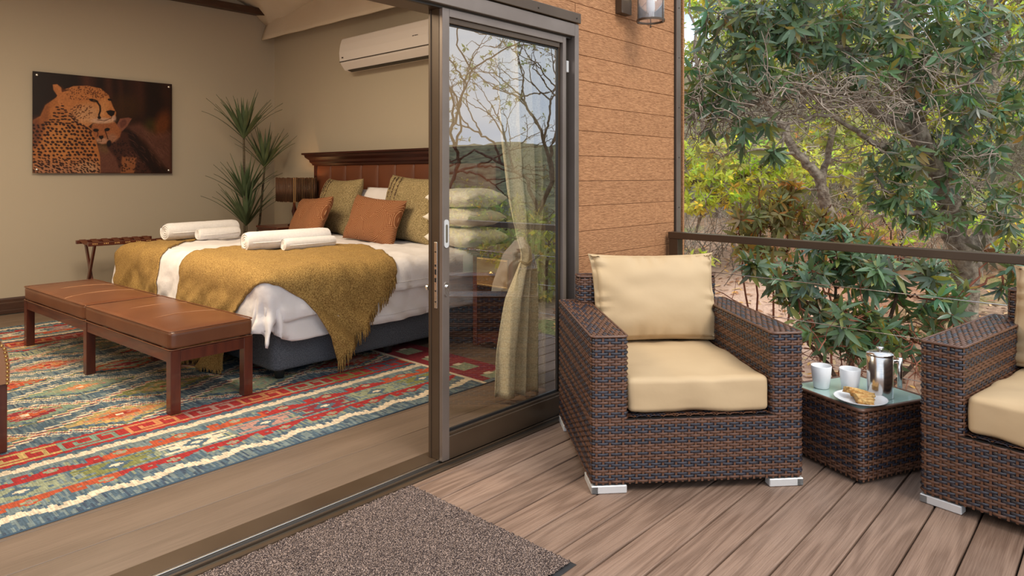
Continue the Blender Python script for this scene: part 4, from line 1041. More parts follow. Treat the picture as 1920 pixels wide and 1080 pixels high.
for k in range(7):
    x = .0+k*.095; pts = [(y, .694-.035*math.sin(PI*(y+.01)/.38)) for y in np.linspace(-.012, .372, 12)]
    b = MB()
    v = [(x+dx, y, z+dz) for y, z in pts for dx, dz in ((0, 0), (.055, 0), (.055, -.004), (0, -.004))]
    b.add(v, [(i*4+j, i*4+(j+1) % 4, (i+1)*4+(j+1) % 4, (i+1)*4+j) for i in range(11) for j in range(4)]+[(0, 1, 2, 3), (44, 47, 46, 45)])
    st = b.build('strap', M_leatherH, lr)
    for dx in (.012, .028, .043): put('nail', men, M_brass, st, loc=(x+dx, -.019, .675), rot=(PI/2, 0, 0))
    boxo('strap_end', M_leatherH, st, x, x+.055, -.021, -.018, .66, .693)
# ------------------------------------------------------------------ potted plant (dracaena)
dp = empty('potted_dracaena', (3.60, 7.42, .001), label='tall potted dracaena with spiky leaf heads in the room corner', cat='plant')
b = MB(); b.lathe([(0, 0), (.11, 0), (.15, .26), (.155, .28), (.135, .28), (.12, .24), (0, .24)], 28); b.build('pot', mat('clay_pot', (.10, .06, .04), .6), dp, smooth=True)
M_drac = mat('dracaena_leaf', (.05, .085, .035), .45, col2=(.12, .16, .08), nscale=5, lo=.3, hi=.7)
M_dstem = mat('dracaena_stem', (.05, .04, .025), .8, col2=(.12, .09, .05), nscale=30, stretch=(1, 1, 3), bump=.5, bscale=60)
heads = [((.17, .12, 1.70), .60, 34), ((.42, -.01, 1.36), .54, 30), ((.10, -.02, 1.00), .56, 34), ((.14, -.04, .72), .56, 30)]
heads = [((.02, .0, 1.74), .60, 38), ((.33, .12, 1.42), .54, 34), ((.05, .03, 1.05), .56, 34), ((.04, -.02, .76), .58, 34)]
for hi_, (h, Lf, nl) in enumerate(heads):
    b = MB(); x, y, z = h; pts = [(.02+.04*(hi_ == 1), .01*hi_, .24), (x*.7+.015*math.sin(2), y*.6, z*.55), (x, y, z)]
    pp = [Vector(pts[0]).lerp(Vector(pts[1]), t) for t in (0, .33, .66)]+[Vector(pts[1]).lerp(Vector(pts[2]), t) for t in (0, .33, .66, 1)]
    b.tube(pp, [.013]*6+[.011], 8); b.build('stem', M_dstem, dp, smooth=True)
    for k in range(nl):
        az = k*2.399+hi_; el = math.radians(84-44*((k+.5)/nl)**.9+random.uniform(-6, 6)); L = Lf*random.uniform(.75, 1.05)*(.75 if k < 4 else 1)
        d = Vector((math.cos(az)*math.cos(el), math.sin(az)*math.cos(el), math.sin(el))); p_ = Vector(h); vs = []; NSG = 7
        sag = random.uniform(.12, .22)*(1.25-math.sin(el)*.8)
        for i in range(NSG+1):
            t = i/NSG; wd = .019*math.sin(PI*min(1, t*.92+.08))**.7*(1-t**3)+.0008
            side = d.cross(Vector((0, 0, 1))); side = side.normalized() if side.length > .01 else Vector((1, 0, 0)); nn2 = side.cross(d)
            for s in (-1, 0, 1): vs.append(p_+side*wd*s-nn2*(.004*(s == 0)))
            p_ = p_+d*(L/NSG); d = (d+Vector((0, 0, -sag*(t+.25)))).normalized()
        for i, v_ in enumerate(vs):
            v_.x = min(v_.x, 4.27-3.60); v_.y = min(v_.y, 7.97-7.42)
        bb = MB(); bb.add(vs, [(i*3+j, i*3+j+1, (i+1)*3+j+1, (i+1)*3+j) for i in range(NSG) for j in range(2)])
        me = bb.mesh('leaf', fixn=False); put('leaf', me, M_drac, dp, smooth=True)
# ------------------------------------------------------------------ air conditioner
ac = empty('air_conditioner', (4.296, 4.78, 0), label='white wall mounted air conditioner above the headboard', cat='air conditioner')
AL = 1.44
prof = [(0, 2.47), (-.06, 2.43), (-.10, 2.425), (-.15, 2.44), (-.20, 2.50), (-.215, 2.53), (-.222, 2.62), (-.21, 2.70), (-.19, 2.765), (-.17, 2.775), (0, 2.775)]
b = MB(); b.prism([(x, z) for x, z in prof], 0, AL, 'y'); bo = b.build('casing', M_white, ac)
bo.modifiers.new('b', 'BEVEL').width = .004
b = MB(); b.prism([(-.216, 2.518), (-.2175, 2.522), (-.2175, 2.526), (-.212, 2.526), (-.212, 2.518)], .004, AL-.004, 'y'); b.build('panel_gap', M_dark, ac)
b = MB(); b.prism([(-.105, 2.422), (-.151, 2.437), (-.153, 2.441), (-.105, 2.428)], .06, AL-.06, 'y'); b.build('louvre', M_dark, ac)
boxo('status_mark', M_dark, ac, -.2235, -.220, AL-.075, AL-.050, 2.555, 2.568)
for k_, (a_, b_) in enumerate(((.225, .212), (.208, .200), (.192, .170), (.166, .158), (.154, .146))): boxo('lettering_mark', M_dark, ac, -.2235, -.2215, b_, a_, 2.628, 2.635)
def text(name, s, size, loc, rot, m, parent, ext=.0004):
    cu = bpy.data.curves.new(name, 'FONT'); cu.body = s; cu.size = size; cu.extrude = ext; o = bpy.data.objects.new(name, cu); cu.materials.append(m); C.objects.link(o)
    o.parent = parent; o.location = loc; o.rotation_euler = rot; return o
# ------------------------------------------------------------------ curtain
M_curt = mat('oatmeal_linen_curtain', (.55, .47, .32), .9, col2=(.74, .66, .48), nscale=120, ndetail=3, bump=.4, bscale=200, dist=.002)
cu_ = empty('curtain', (3.0, 2.70, 0), label='oatmeal linen curtain tied back behind the sliding glass panel', cat='curtain')
def cw(z):   # left edge
    return np.interp(z, [.03, .3, .6, .78, .84, .95, 1.2, 1.6, 2.2], [-.155, -.135, -.08, .005, .035, .0, -.045, -.10, -.13])
def curtf(a, b):
    z = .035+b*2.15; xl = cw(z); xr = np.interp(z, [.03, .6, .84, 1.1, 2.2], [.27, .27, .24, .29, .32])
    pinch = math.exp(-((z-.84)/.22)**2); s = a*2*PI*4.3
    amp = .045*(1-.62*pinch)
    return (xl+(xr-xl)*a+.008*math.sin(s*1.7+z*2), amp*math.sin(s+.35*math.sin(z*3)+1.2)+.01*math.sin(s*2.3+z*4)-.02*a, z)
v, f = grid_mesh(90, 60, curtf); o = put('curtain_cloth', np_mesh('curtain', v, f, smooth=True), M_curt, cu_); o.modifiers.new('s', 'SOLIDIFY').thickness = .004
b = MB(); b.tube([(.025, -.045, .80), (.10, -.06, .84), (.2, -.055, .89), (.27, -.03, .93), (.29, .03, .95), (.15, .055, .88), (.03, .02, .81), (.025, -.045, .80)], .008, 8); b.build('tie_back', mat('tie_back', (.22, .17, .10), .9), cu_, smooth=True)
# ------------------------------------------------------------------ wall picture
def picture():
    nx, ny = 300, 230
    U, V_ = np.meshgrid(np.linspace(0, 1, nx+1), np.linspace(0, 1, ny+1))
    X = 98+1282*U; T = 68+(X-98)*117/1282; Y = 1005-V_*(1005-T)
    sx = lambda a: np.array(a, float)
    nz = np.array([[noise.noise(Vector((X[j, i]/60, Y[j, i]/60, 0))) for i in range(0, nx+1)] for j in range(0, ny+1)])
    n2 = np.array([[noise.noise(Vector((X[j, i]/14, Y[j, i]/14, 4))) for i in range(0, nx+1)] for j in range(0, ny+1)])
    col = np.zeros(X.shape+(3,)); col[:] = (32, 15, 6)
    def mixc(m, c): 
        m = np.clip(m, 0, 1)[..., None]; col[:] = col*(1-m)+np.array(c, float)*m
    def ell(cx, cy, rx, ry, ang=0, soft=.15):
        ca, sa = math.cos(ang), math.sin(ang); dx, dy = X-cx, Y-cy; a = (dx*ca+dy*sa)/rx; b_ = (-dx*sa+dy*ca)/ry; r = np.sqrt(a*a+b_*b_); return np.clip((1-r)/soft+.5, 0, 1)
    def poly(p, soft=5):
        p = np.array(p, float); n = len(p); ins = np.zeros(X.shape, bool); dm_ = np.full(X.shape, 1e9)
        for i in range(n):
            x1, y1 = p[i]; x2, y2 = p[(i+1) % n]
            c = ((y1 > Y) != (y2 > Y)) & (X < (x2-x1)*(Y-y1)/((y2-y1) if y2 != y1 else 1e-9)+x1); ins ^= c
            t = np.clip(((X-x1)*(x2-x1)+(Y-y1)*(y2-y1))/((x2-x1)**2+(y2-y1)**2), 0, 1); dm_ = np.minimum(dm_, np.hypot(X-x1-t*(x2-x1), Y-y1-t*(y2-y1)))
        return np.clip(np.where(ins, dm_, -dm_)/soft+.5, 0, 1)
    def line(p, w_, soft=3):
        dm_ = np.full(X.shape, 1e9)
        for (x1, y1), (x2, y2) in zip(p, p[1:]):
            t = np.clip(((X-x1)*(x2-x1)+(Y-y1)*(y2-y1))/((x2-x1)**2+(y2-y1)**2), 0, 1); dm_ = np.minimum(dm_, np.hypot(X-x1-t*(x2-x1), Y-y1-t*(y2-y1)))
        return np.clip((w_/2-dm_)/soft+.5, 0, 1)
    # blurred grass behind
    for x, a, wd in ((560, .7, 55), (620, .35, 40), (760, .6, 45), (870, .45, 35), (1060, .55, 50), (980, .3, 60), (1330, .35, 60)):
        mixc(a*np.exp(-((X-x-(Y-300)*.06)/wd)**2)*np.clip((640-Y)/350, 0, 1), (88, 48, 34))
    mixc(.6*ell(900, 400, 160, 110, 0, .9), (70, 44, 14)); mixc(.7*ell(1160, 580, 70, 80, 0, .9), (66, 58, 18)); mixc(.75*ell(1280, 560, 80, 130, .3, .9), (118, 62, 26))
    mixc(.8*poly([(900, 560), (1050, 540), (1200, 640), (1380, 620), (1380, 1005), (1250, 900), (1100, 720), (960, 620)], 60), (106, 66, 52))
    mixc(.5*np.clip(n2*2, 0, 1)*poly([(900, 560), (1380, 620), (1380, 1005), (1250, 900), (1100, 720)], 40), (60, 34, 26))
    mixc(.85*poly([(640, 740), (760, 760), (880, 860), (880, 1005), (670, 1005)], 30), (112, 68, 52)); mixc(.5*ell(720, 760, 60, 60, 0, .8), (104, 80, 44))
    # cub
    mixc(poly([(750, 700), (870, 620), (1000, 630), (1120, 800), (1300, 1005), (880, 1005), (820, 860), (740, 770)], 22), (66, 36, 26))
    mixc(.9*poly([(930, 600), (1010, 640), (1140, 820), (1290, 1000), (1180, 1000), (1040, 850), (960, 760)], 25), (30, 13, 9))
    mixc(poly([(880, 850), (1020, 860), (1000, 1005), (865, 1005)], 18), (140, 84, 50))
    # cub head
    mixc(poly([(590, 600), (610, 550), (700, 530), (800, 520), (880, 600), (860, 670), (780, 730), (690, 735), (640, 700), (610, 650)], 12), (150, 88, 52))
    mixc(poly([(830, 560), (860, 500), (940, 490), (975, 500), (930, 570), (880, 620)], 9), (128, 78, 60)); mixc(.7*ell(890, 545, 28, 40, .6, .5), (90, 50, 40))
    mixc(.8*ell(690, 705, 60, 28, 0, .6), (176, 132, 104)); mixc(.8*ell(785, 680, 50, 40, 0, .8), (150, 104, 78))
    # adult body
    mixc(poly([(98, 520), (160, 480), (200, 380), (300, 300), (440, 460), (600, 600), (640, 700), (675, 850), (680, 1005), (98, 1005)], 10), (172, 104, 54))
    mixc(.6*np.clip((Y-820)/150, 0, 1)*poly([(98, 520), (640, 700), (680, 1005), (98, 1005)], 10), (168, 118, 92))
    mixc(.7*ell(120, 620, 40, 120, 0, .8), (90, 50, 40)); mixc(.55*ell(330, 700, 130, 160, 0, .9), (196, 128, 66)); mixc(.5*poly([(98, 520), (160, 470), (200, 380), (240, 345), (230, 500), (170, 700), (98, 800)], 40), (110, 58, 32)); mixc(.5*ell(560, 960, 90, 60, 0, .9), (190, 150, 110))
    # adult head
    mixc(poly([(262, 190), (300, 186), (355, 235), (440, 202), (560, 198), (680, 222), (755, 285), (775, 340), (800, 400), (825, 445), (815, 505), (775, 540), (690, 540), (610, 540), (565, 580), (480, 545), (420, 490), (330, 420), (290, 320), (300, 290), (268, 240)], 7), (182, 112, 62))
    mixc(.75*ell(560, 460, 130, 85, -.1, .9), (198, 148, 104)); mixc(.85*ell(700, 520, 110, 26, -.02, .6), (200, 158, 128)); mixc(.6*ell(700, 400, 50, 80, .3, .8), (206, 140, 84)); mixc(.7*ell(800, 495, 26, 24, 0, .5), (196, 160, 140))
    mixc(.8*poly([(330, 190), (365, 232), (400, 240), (340, 260)], 6), (60, 28, 14))
    # rosettes and spots
    r_ = random.Random(5)
    sm = np.zeros(X.shape)
    y = 560; 
    while y < 1010:
        st_ = 37 if y < 860 else 30; x = 100+(int(y/10) % 2)*st_/2
        while x < 680:
            cx_, cy_ = x+r_.uniform(-9, 9), y+r_.uniform(-8, 8); s = r_.uniform(.75, 1.2)
            if cx_ < 600+.35*(cy_-600)*.6: sm = np.maximum(sm, ell(cx_, cy_, 13.5*s, (10 if y < 860 else 6.5)*s, .5+r_.uniform(-.3, .3), .4))
            x += st_
        y += 31 if y < 860 else 21
    for y in range(330, 560, 30):
        for x in range(170, 480, 34):
            cx_, cy_ = x+r_.uniform(-10, 10), y+r_.uniform(-8, 8)
            if cx_ > 330-.6*(cy_-330) and cx_ < 420+.8*(cy_-420): sm = np.maximum(sm, ell(cx_, cy_, 15, 7, .1, .4))
    mixc(.92*sm*poly([(98, 520), (160, 470), (200, 380), (300, 320), (440, 480), (590, 610), (640, 700), (675, 850), (680, 1005), (98, 1005)], 8), (34, 13, 8))
    sm = np.zeros(X.shape)
    for k in range(170):
        cx_, cy_ = r_.uniform(380, 760), r_.uniform(205, 330)
        if r_.random() < .9: sm = np.maximum(sm, ell(cx_, cy_, 6, 4, r_.uniform(0, 3), .5))
    for k in range(70):
        sm = np.maximum(sm, ell(r_.uniform(415, 600), r_.uniform(370, 500), r_.uniform(4, 9), r_.uniform(3, 6), -.6, .5))
    mixc(.75*sm*poly([(330, 235), (440, 206), (560, 202), (680, 226), (755, 290), (600, 340), (650, 400), (560, 520), (470, 530), (410, 480), (400, 300)], 6), (60, 26, 14))
    sm = np.zeros(X.shape)
    for k in range(240): sm = np.maximum(sm, ell(r_.uniform(780, 1280), r_.uniform(700, 1000), r_.uniform(6, 13), r_.uniform(4, 8), r_.uniform(0, 3), .5))
    mixc(.7*sm*poly([(770, 720), (900, 700), (1010, 820), (1200, 950), (1280, 1005), (870, 1005), (820, 860)], 15), (26, 11, 8))
    for k in range(60):
        x, y = r_.uniform(900, 1330), r_.uniform(600, 900); mixc(.5*line([(x, y), (x+r_.uniform(20, 60), y+r_.uniform(20, 70))], 3, 4)*(x+y > 1560 if 0 else 1), (138, 92, 74))
    # faces
    DK = (20, 8, 5)
    mixc(ell(618, 335, 40, 13, .22, .25), DK); mixc(.8*ell(622, 338, 17, 8, .2, .4), (96, 60, 26)); mixc(line([(575, 322), (600, 320), (650, 338)], 7), DK)
    mixc(line([(648, 345), (675, 385), (678, 430), (665, 465), (668, 492)], 15, 5), DK); mixc(ell(668, 492, 16, 14, 0, .4), DK)
    mixc(ell(765, 326, 20, 10, .2, .3), DK); mixc(line([(632, 285), (640, 310)], 6), DK)
    mixc(poly([(730, 432), (770, 422), (815, 430), (805, 465), (780, 482), (750, 462)], 6), DK); mixc(line([(785, 480), (780, 495), (720, 520), (650, 512)], 5), (50, 22, 14)); mixc(line([(420, 490), (470, 545), (560, 585), (600, 620)], 9, 8), (40, 16, 10))
    for p_ in ((638, 608), (740, 602)): mixc(ell(p_[0], p_[1], 25, 15, 0 if p_[0] < 700 else -.2, .3), DK)
    mixc(line([(650, 618), (658, 640), (650, 665)], 6), (40, 18, 12)); mixc(line([(722, 615), (735, 650), (748, 690)], 8), (40, 18, 12))
    mixc(poly([(662, 660), (705, 656), (708, 676), (688, 694), (668, 680)], 5), DK); mixc(line([(688, 690), (690, 712), (660, 712)], 4), (60, 30, 20))
    mixc(ell(758, 730, 22, 30, .2, .5), DK)
    col[:] = col*(1+.13*n2[..., None]+.05*nz[..., None])
    lin_ = np.clip(col/255, 0, 1)**2.2
    Vt = np.stack([U.ravel()*1.305, np.zeros(U.size), V_.ravel()*.998], 1); id_ = np.arange((nx+1)*(ny+1)).reshape(ny+1, nx+1)
    F = np.stack([id_[:-1, :-1].ravel(), id_[:-1, 1:].ravel(), id_[1:, 1:].ravel(), id_[1:, :-1].ravel()], 1)
    return np_mesh('print', Vt, F, col=lin_.reshape(-1, 3))
wp = empty('wall_picture', (1.746, 7.965, 1.348), label='unframed print of a spotted big cat with its cub on the far wall', cat='picture')
M_print = mat('print', (.84, .88, .98), .45, attr='col', spec=.3)
put('print', picture(), M_print, wp, loc=(0, -.006, 0))
boxo('acrylic_backing', M_dark, wp, 0, 1.305, -.0055, 0, 0, .998)
for x in (.035, 1.27):
    for z in (.035, .963):
        b = MB(); b.lathe([(0, .01), (.010, .01), (.014, .004), (.014, 0), (.014, -.03)], 14); b.build('standoff', M_chrome, wp, loc=(x, -.006, z), rot=(PI/2, 0, 0), smooth=True)

# ------------------------------------------------------------------ ground outside
def ground_z(x, y):
    d = math.hypot(x, y); a = math.degrees(math.atan2(y, x))
    k = min(1, max(0, (a+22)/16))
    z1 = -.95+.115*max(0, d-5)+.0045*max(0, d-9)**2
    z2 = -.95+.015*max(0, d-5)+.0019*max(0, d-14)**2
    if d > 40: z1 = min(z1, 7.6+.02*(d-40)); z2 = min(z2, 4.2)
    z = z1*k+z2*(1-k)
    bank = math.exp(-((a-17.5)/3.2)**2)*math.exp(-((d-12.5)/1.5)**2)*.75
    z += bank+(.10+.012*d)*noise.noise(Vector((x*.35, y*.35, 1)))+.05*noise.noise(Vector((x*1.7, y*1.7, 4)))
    if x < 4.7 and x > -3.3 and y < 8.3: z = min(z, -.5)
    return z
def gf(a, b):
    ang = math.radians(-75+a*190); d = 4.2+b**2.2*66
    x = d*math.cos(ang); y = d*math.sin(ang); return (x, y, ground_z(x, y))
v, f = grid_mesh(260, 150, gf)
def ground_mat():
    m = bpy.data.materials.new('dry_ground'); m.use_nodes = True; nt = m.node_tree; b = nt.nodes['Principled BSDF']; b.inputs['Roughness'].default_value = .95
    tc = N(nt, 'ShaderNodeTexCoord')
    def nr(sc, det, p0, c0, p1, c1):
        n = N(nt, 'ShaderNodeTexNoise'); n.inputs['Scale'].default_value = sc; n.inputs['Detail'].default_value = det; link(nt, tc.outputs['Object'], n.inputs['Vector'])
        r = N(nt, 'ShaderNodeValToRGB'); r.color_ramp.elements[0].position = p0; r.color_ramp.elements[0].color = (*c0, 1); r.color_ramp.elements[1].position = p1; r.color_ramp.elements[1].color = (*c1, 1); link(nt, n.outputs[0], r.inputs[0]); return r
    r1 = nr(9, 8, .3, (.17, .10, .06), .7, (.46, .30, .20)); r2 = nr(.45, 5, .55, (0, 0, 0), .72, (.8, .8, .8)); r3 = nr(6, 8, .3, (.36, .10, .035), .7, (.56, .22, .10)); r4 = nr(.9, 6, .55, (0, 0, 0), .68, (1, 1, 1)); r5 = nr(40, 4, .3, (.10, .12, .03), .7, (.33, .32, .12))
    mx = N(nt, 'ShaderNodeMix', data_type='RGBA'); link(nt, r2.outputs[0], mx.inputs[0]); link(nt, r1.outputs[0], mx.inputs[6]); link(nt, r3.outputs[0], mx.inputs[7])
    m2 = N(nt, 'ShaderNodeMix', data_type='RGBA'); link(nt, r4.outputs[0], m2.inputs[0]); link(nt, mx.outputs[2], m2.inputs[6]); link(nt, r5.outputs[0], m2.inputs[7])
    at = N(nt, 'ShaderNodeAttribute'); at.attribute_name = 'col'
    sp = N(nt, 'ShaderNodeSeparateColor'); link(nt, at.outputs['Color'], sp.inputs[0])
    m3 = N(nt, 'ShaderNodeMix', data_type='RGBA'); link(nt, sp.outputs[0], m3.inputs[0]); link(nt, m2.outputs[2], m3.inputs[6]); link(nt, r3.outputs[0], m3.inputs[7])
    m4 = N(nt, 'ShaderNodeMix', data_type='RGBA'); link(nt, sp.outputs[1], m4.inputs[0]); link(nt, m3.outputs[2], m4.inputs[6])
    r6 = nr(7, 8, .3, (.50, .30, .20), .7, (.72, .50, .38)); link(nt, r6.outputs[0], m4.inputs[7])
    m5 = N(nt, 'ShaderNodeMix', data_type='RGBA'); link(nt, sp.outputs[2], m5.inputs[0]); link(nt, m4.outputs[2], m5.inputs[6]); r7 = nr(1.6, 10, .35, (.045, .055, .022), .65, (.20, .20, .10)); link(nt, r7.outputs[0], m5.inputs[7])
    link(nt, m5.outputs[2], b.inputs['Base Color'])
    n = N(nt, 'ShaderNodeTexNoise'); n.inputs['Scale'].default_value = 14; n.inputs['Detail'].default_value = 8; link(nt, tc.outputs['Object'], n.inputs['Vector'])
    bp_ = N(nt, 'ShaderNodeBump'); bp_.inputs['Strength'].default_value = .8; bp_.inputs['Distance'].default_value = .06; link(nt, n.outputs[0], bp_.inputs['Height']); link(nt, bp_.outputs[0], b.inputs['Normal'])
    return m
# red soil of the cut bank (r) and pale bare path (g)
gx, gy = v[:, 0], v[:, 1]; ga = np.degrees(np.arctan2(gy, gx)); gd = np.hypot(gx, gy)
gc = np.zeros((len(v), 3))
gc[:, 0] = np.clip(1.5*np.exp(-((ga-17)/4.6)**2)*np.exp(-((gd-12.2)/2.6)**2), 0, 1)
gc[:, 1] = np.clip(1.6*np.exp(-((ga-22)/5.0)**2)*np.exp(-((gd-8.6)/2.6)**2), 0, 1)
gc[:, 2] = np.maximum(np.clip((-12-ga)/6, 0, 1)*np.clip((gd-7)/3, 0, 1), .75*np.clip((gd-14.5)/3, 0, 1))
gr = put('ground', np_mesh('ground', v, f, smooth=True, col=gc), ground_mat()); gr['kind'] = 'structure'

# ------------------------------------------------------------------ leaves and trees
def leaf_template(L=1.0, W=.25, fold=.10, droop=.12, n=4):
    vs = []; 
    for i in range(n+1):
        t = i/n; w_ = W/2*(math.sin(PI*min(1, t**.8))**.75) if 0 < t < 1 else .02*W
        for s in (-1, 0, 1): vs.append((s*w_, t*L, -droop*t*t*L + (fold*w_*2 if s else 0)))
    fs = [(i*3+j, i*3+j+1, (i+1)*3+j+1, (i+1)*3+j) for i in range(n) for j in range(2)]
    return np.array(vs), np.array(fs)
LT = leaf_template(); LS = leaf_template(n=2, W=.42, droop=.1)
def unit(a): return a/np.maximum(np.linalg.norm(a, axis=-1, keepdims=True), 1e-9)
def leaf_block(pos, d, nrm, size, tmpl, cols):
    V0, F0 = tmpl; y = unit(d); x = unit(np.cross(y, nrm)); z = np.cross(x, y)
    V = pos[:, None, :]+size[:, None, None]*(V0[None, :, 0, None]*x[:, None]+V0[None, :, 1, None]*y[:, None]+V0[None, :, 2, None]*z[:, None])
    k = len(V0); F = F0[None]+(np.arange(len(pos))*k)[:, None, None]
    return V.reshape(-1, 3), F.reshape(-1, 4), np.repeat(cols, k, axis=0)
def leaf_mat(name, c1, c2, back=.35, rough=.42):
    m = bpy.data.materials.new(name); m.use_nodes = True; nt = m.node_tree; b = nt.nodes['Principled BSDF']; out = nt.nodes['Material Output']
    a = N(nt, 'ShaderNodeAttribute'); a.attribute_name = 'col'
    mx = N(nt, 'ShaderNodeMix', data_type='RGBA', blend_type='MULTIPLY'); mx.inputs[0].default_value = 1; link(nt, a.outputs['Color'], mx.inputs[6]); mx.inputs[7].default_value = (*c1, 1)
    link(nt, mx.outputs[2], b.inputs['Base Color']); b.inputs['Roughness'].default_value = rough; b.inputs['Specular IOR Level'].default_value = .5
    tl = N(nt, 'ShaderNodeBsdfTranslucent'); m2 = N(nt, 'ShaderNodeMix', data_type='RGBA', blend_type='MULTIPLY'); m2.inputs[0].default_value = 1; link(nt, a.outputs['Color'], m2.inputs[6]); m2.inputs[7].default_value = (*c2, 1); link(nt, m2.outputs[2], tl.inputs[0])
    ms = N(nt, 'ShaderNodeMixShader'); ms.inputs[0].default_value = back; link(nt, b.outputs[0], ms.inputs[1]); link(nt, tl.outputs[0], ms.inputs[2]); link(nt, ms.outputs[0], out.inputs[0])
    return m
ML_dark = leaf_mat('leathery_dark_leaf', (.115, .190, .110), (.30, .38, .07), .24, .28)
ML_olive = leaf_mat('olive_leaf', (.32, .34, .12), (.60, .62, .12), .4, .5)
ML_lime = leaf_mat('lime_leaf', (.55, .62, .10), (.80, .88, .14), .45, .55)
ML_red = leaf_mat('reddish_shrub_leaf', (.26, .28, .11), (.55, .45, .10), .3, .38)
MB_bark = mat('grey_lichen_bark', (.13, .095, .07), .95, col2=(.36, .30, .23), nscale=14, bump=.9, bscale=24, dist=.03)
MB_barkd = mat('dark_bark', (.06, .035, .022), .95, col2=(.17, .11, .075), nscale=12, bump=.9, bscale=20, dist=.03)
MB_twig = mat('grey_twigs', (.20, .15, .11), .9, col2=(.42, .35, .28), nscale=20)
MB_red = mat('red_stem', (.16, .04, .02), .8, col2=(.28, .10, .05), nscale=9)
class Tubes:
    def __init__(s): s.V = []; s.F = []; s.n = 0
    def add(s, pts, r0, r1, n=4):
        pts = np.asarray(pts, float); m = len(pts); t = unit(np.gradient(pts, axis=0)); ref = np.array([.31, .17, .93]); u = unit(np.cross(t, ref)); w_ = np.cross(t, u)
        r = np.linspace(r0, r1, m)[:, None, None]; a = np.arange(n)*2*PI/n
        V = pts[:, None]+r*(np.cos(a)[None, :, None]*u[:, None]+np.sin(a)[None, :, None]*w_[:, None])
        i, j = np.meshgrid(np.arange(m-1), np.arange(n), indexing='ij'); j2 = (j+1) % n
        F = np.stack([i*n+j, i*n+j2, (i+1)*n+j2, (i+1)*n+j], -1).reshape(-1, 4)+s.n
        s.V.append(V.reshape(-1, 3)); s.F.append(F); s.n += m*n
    def build(s, name, m, parent): return put(name, np_mesh(name, np.concatenate(s.V), np.concatenate(s.F), smooth=True), m, parent)
def wob(a, b, amp, n=7, seed=0):
    a = np.array(a, float); b = np.array(b, float); t = np.linspace(0, 1, n)[:, None]; L = np.linalg.norm(b-a)
    p = a+(b-a)*t; o = np.array([[noise.noise(Vector((k*.9+seed, q*3.7, seed))) for q in range(3)] for k in range(n)])
    return p+o*amp*L*np.sin(PI*t)
RG = np.random.default_rng(5)
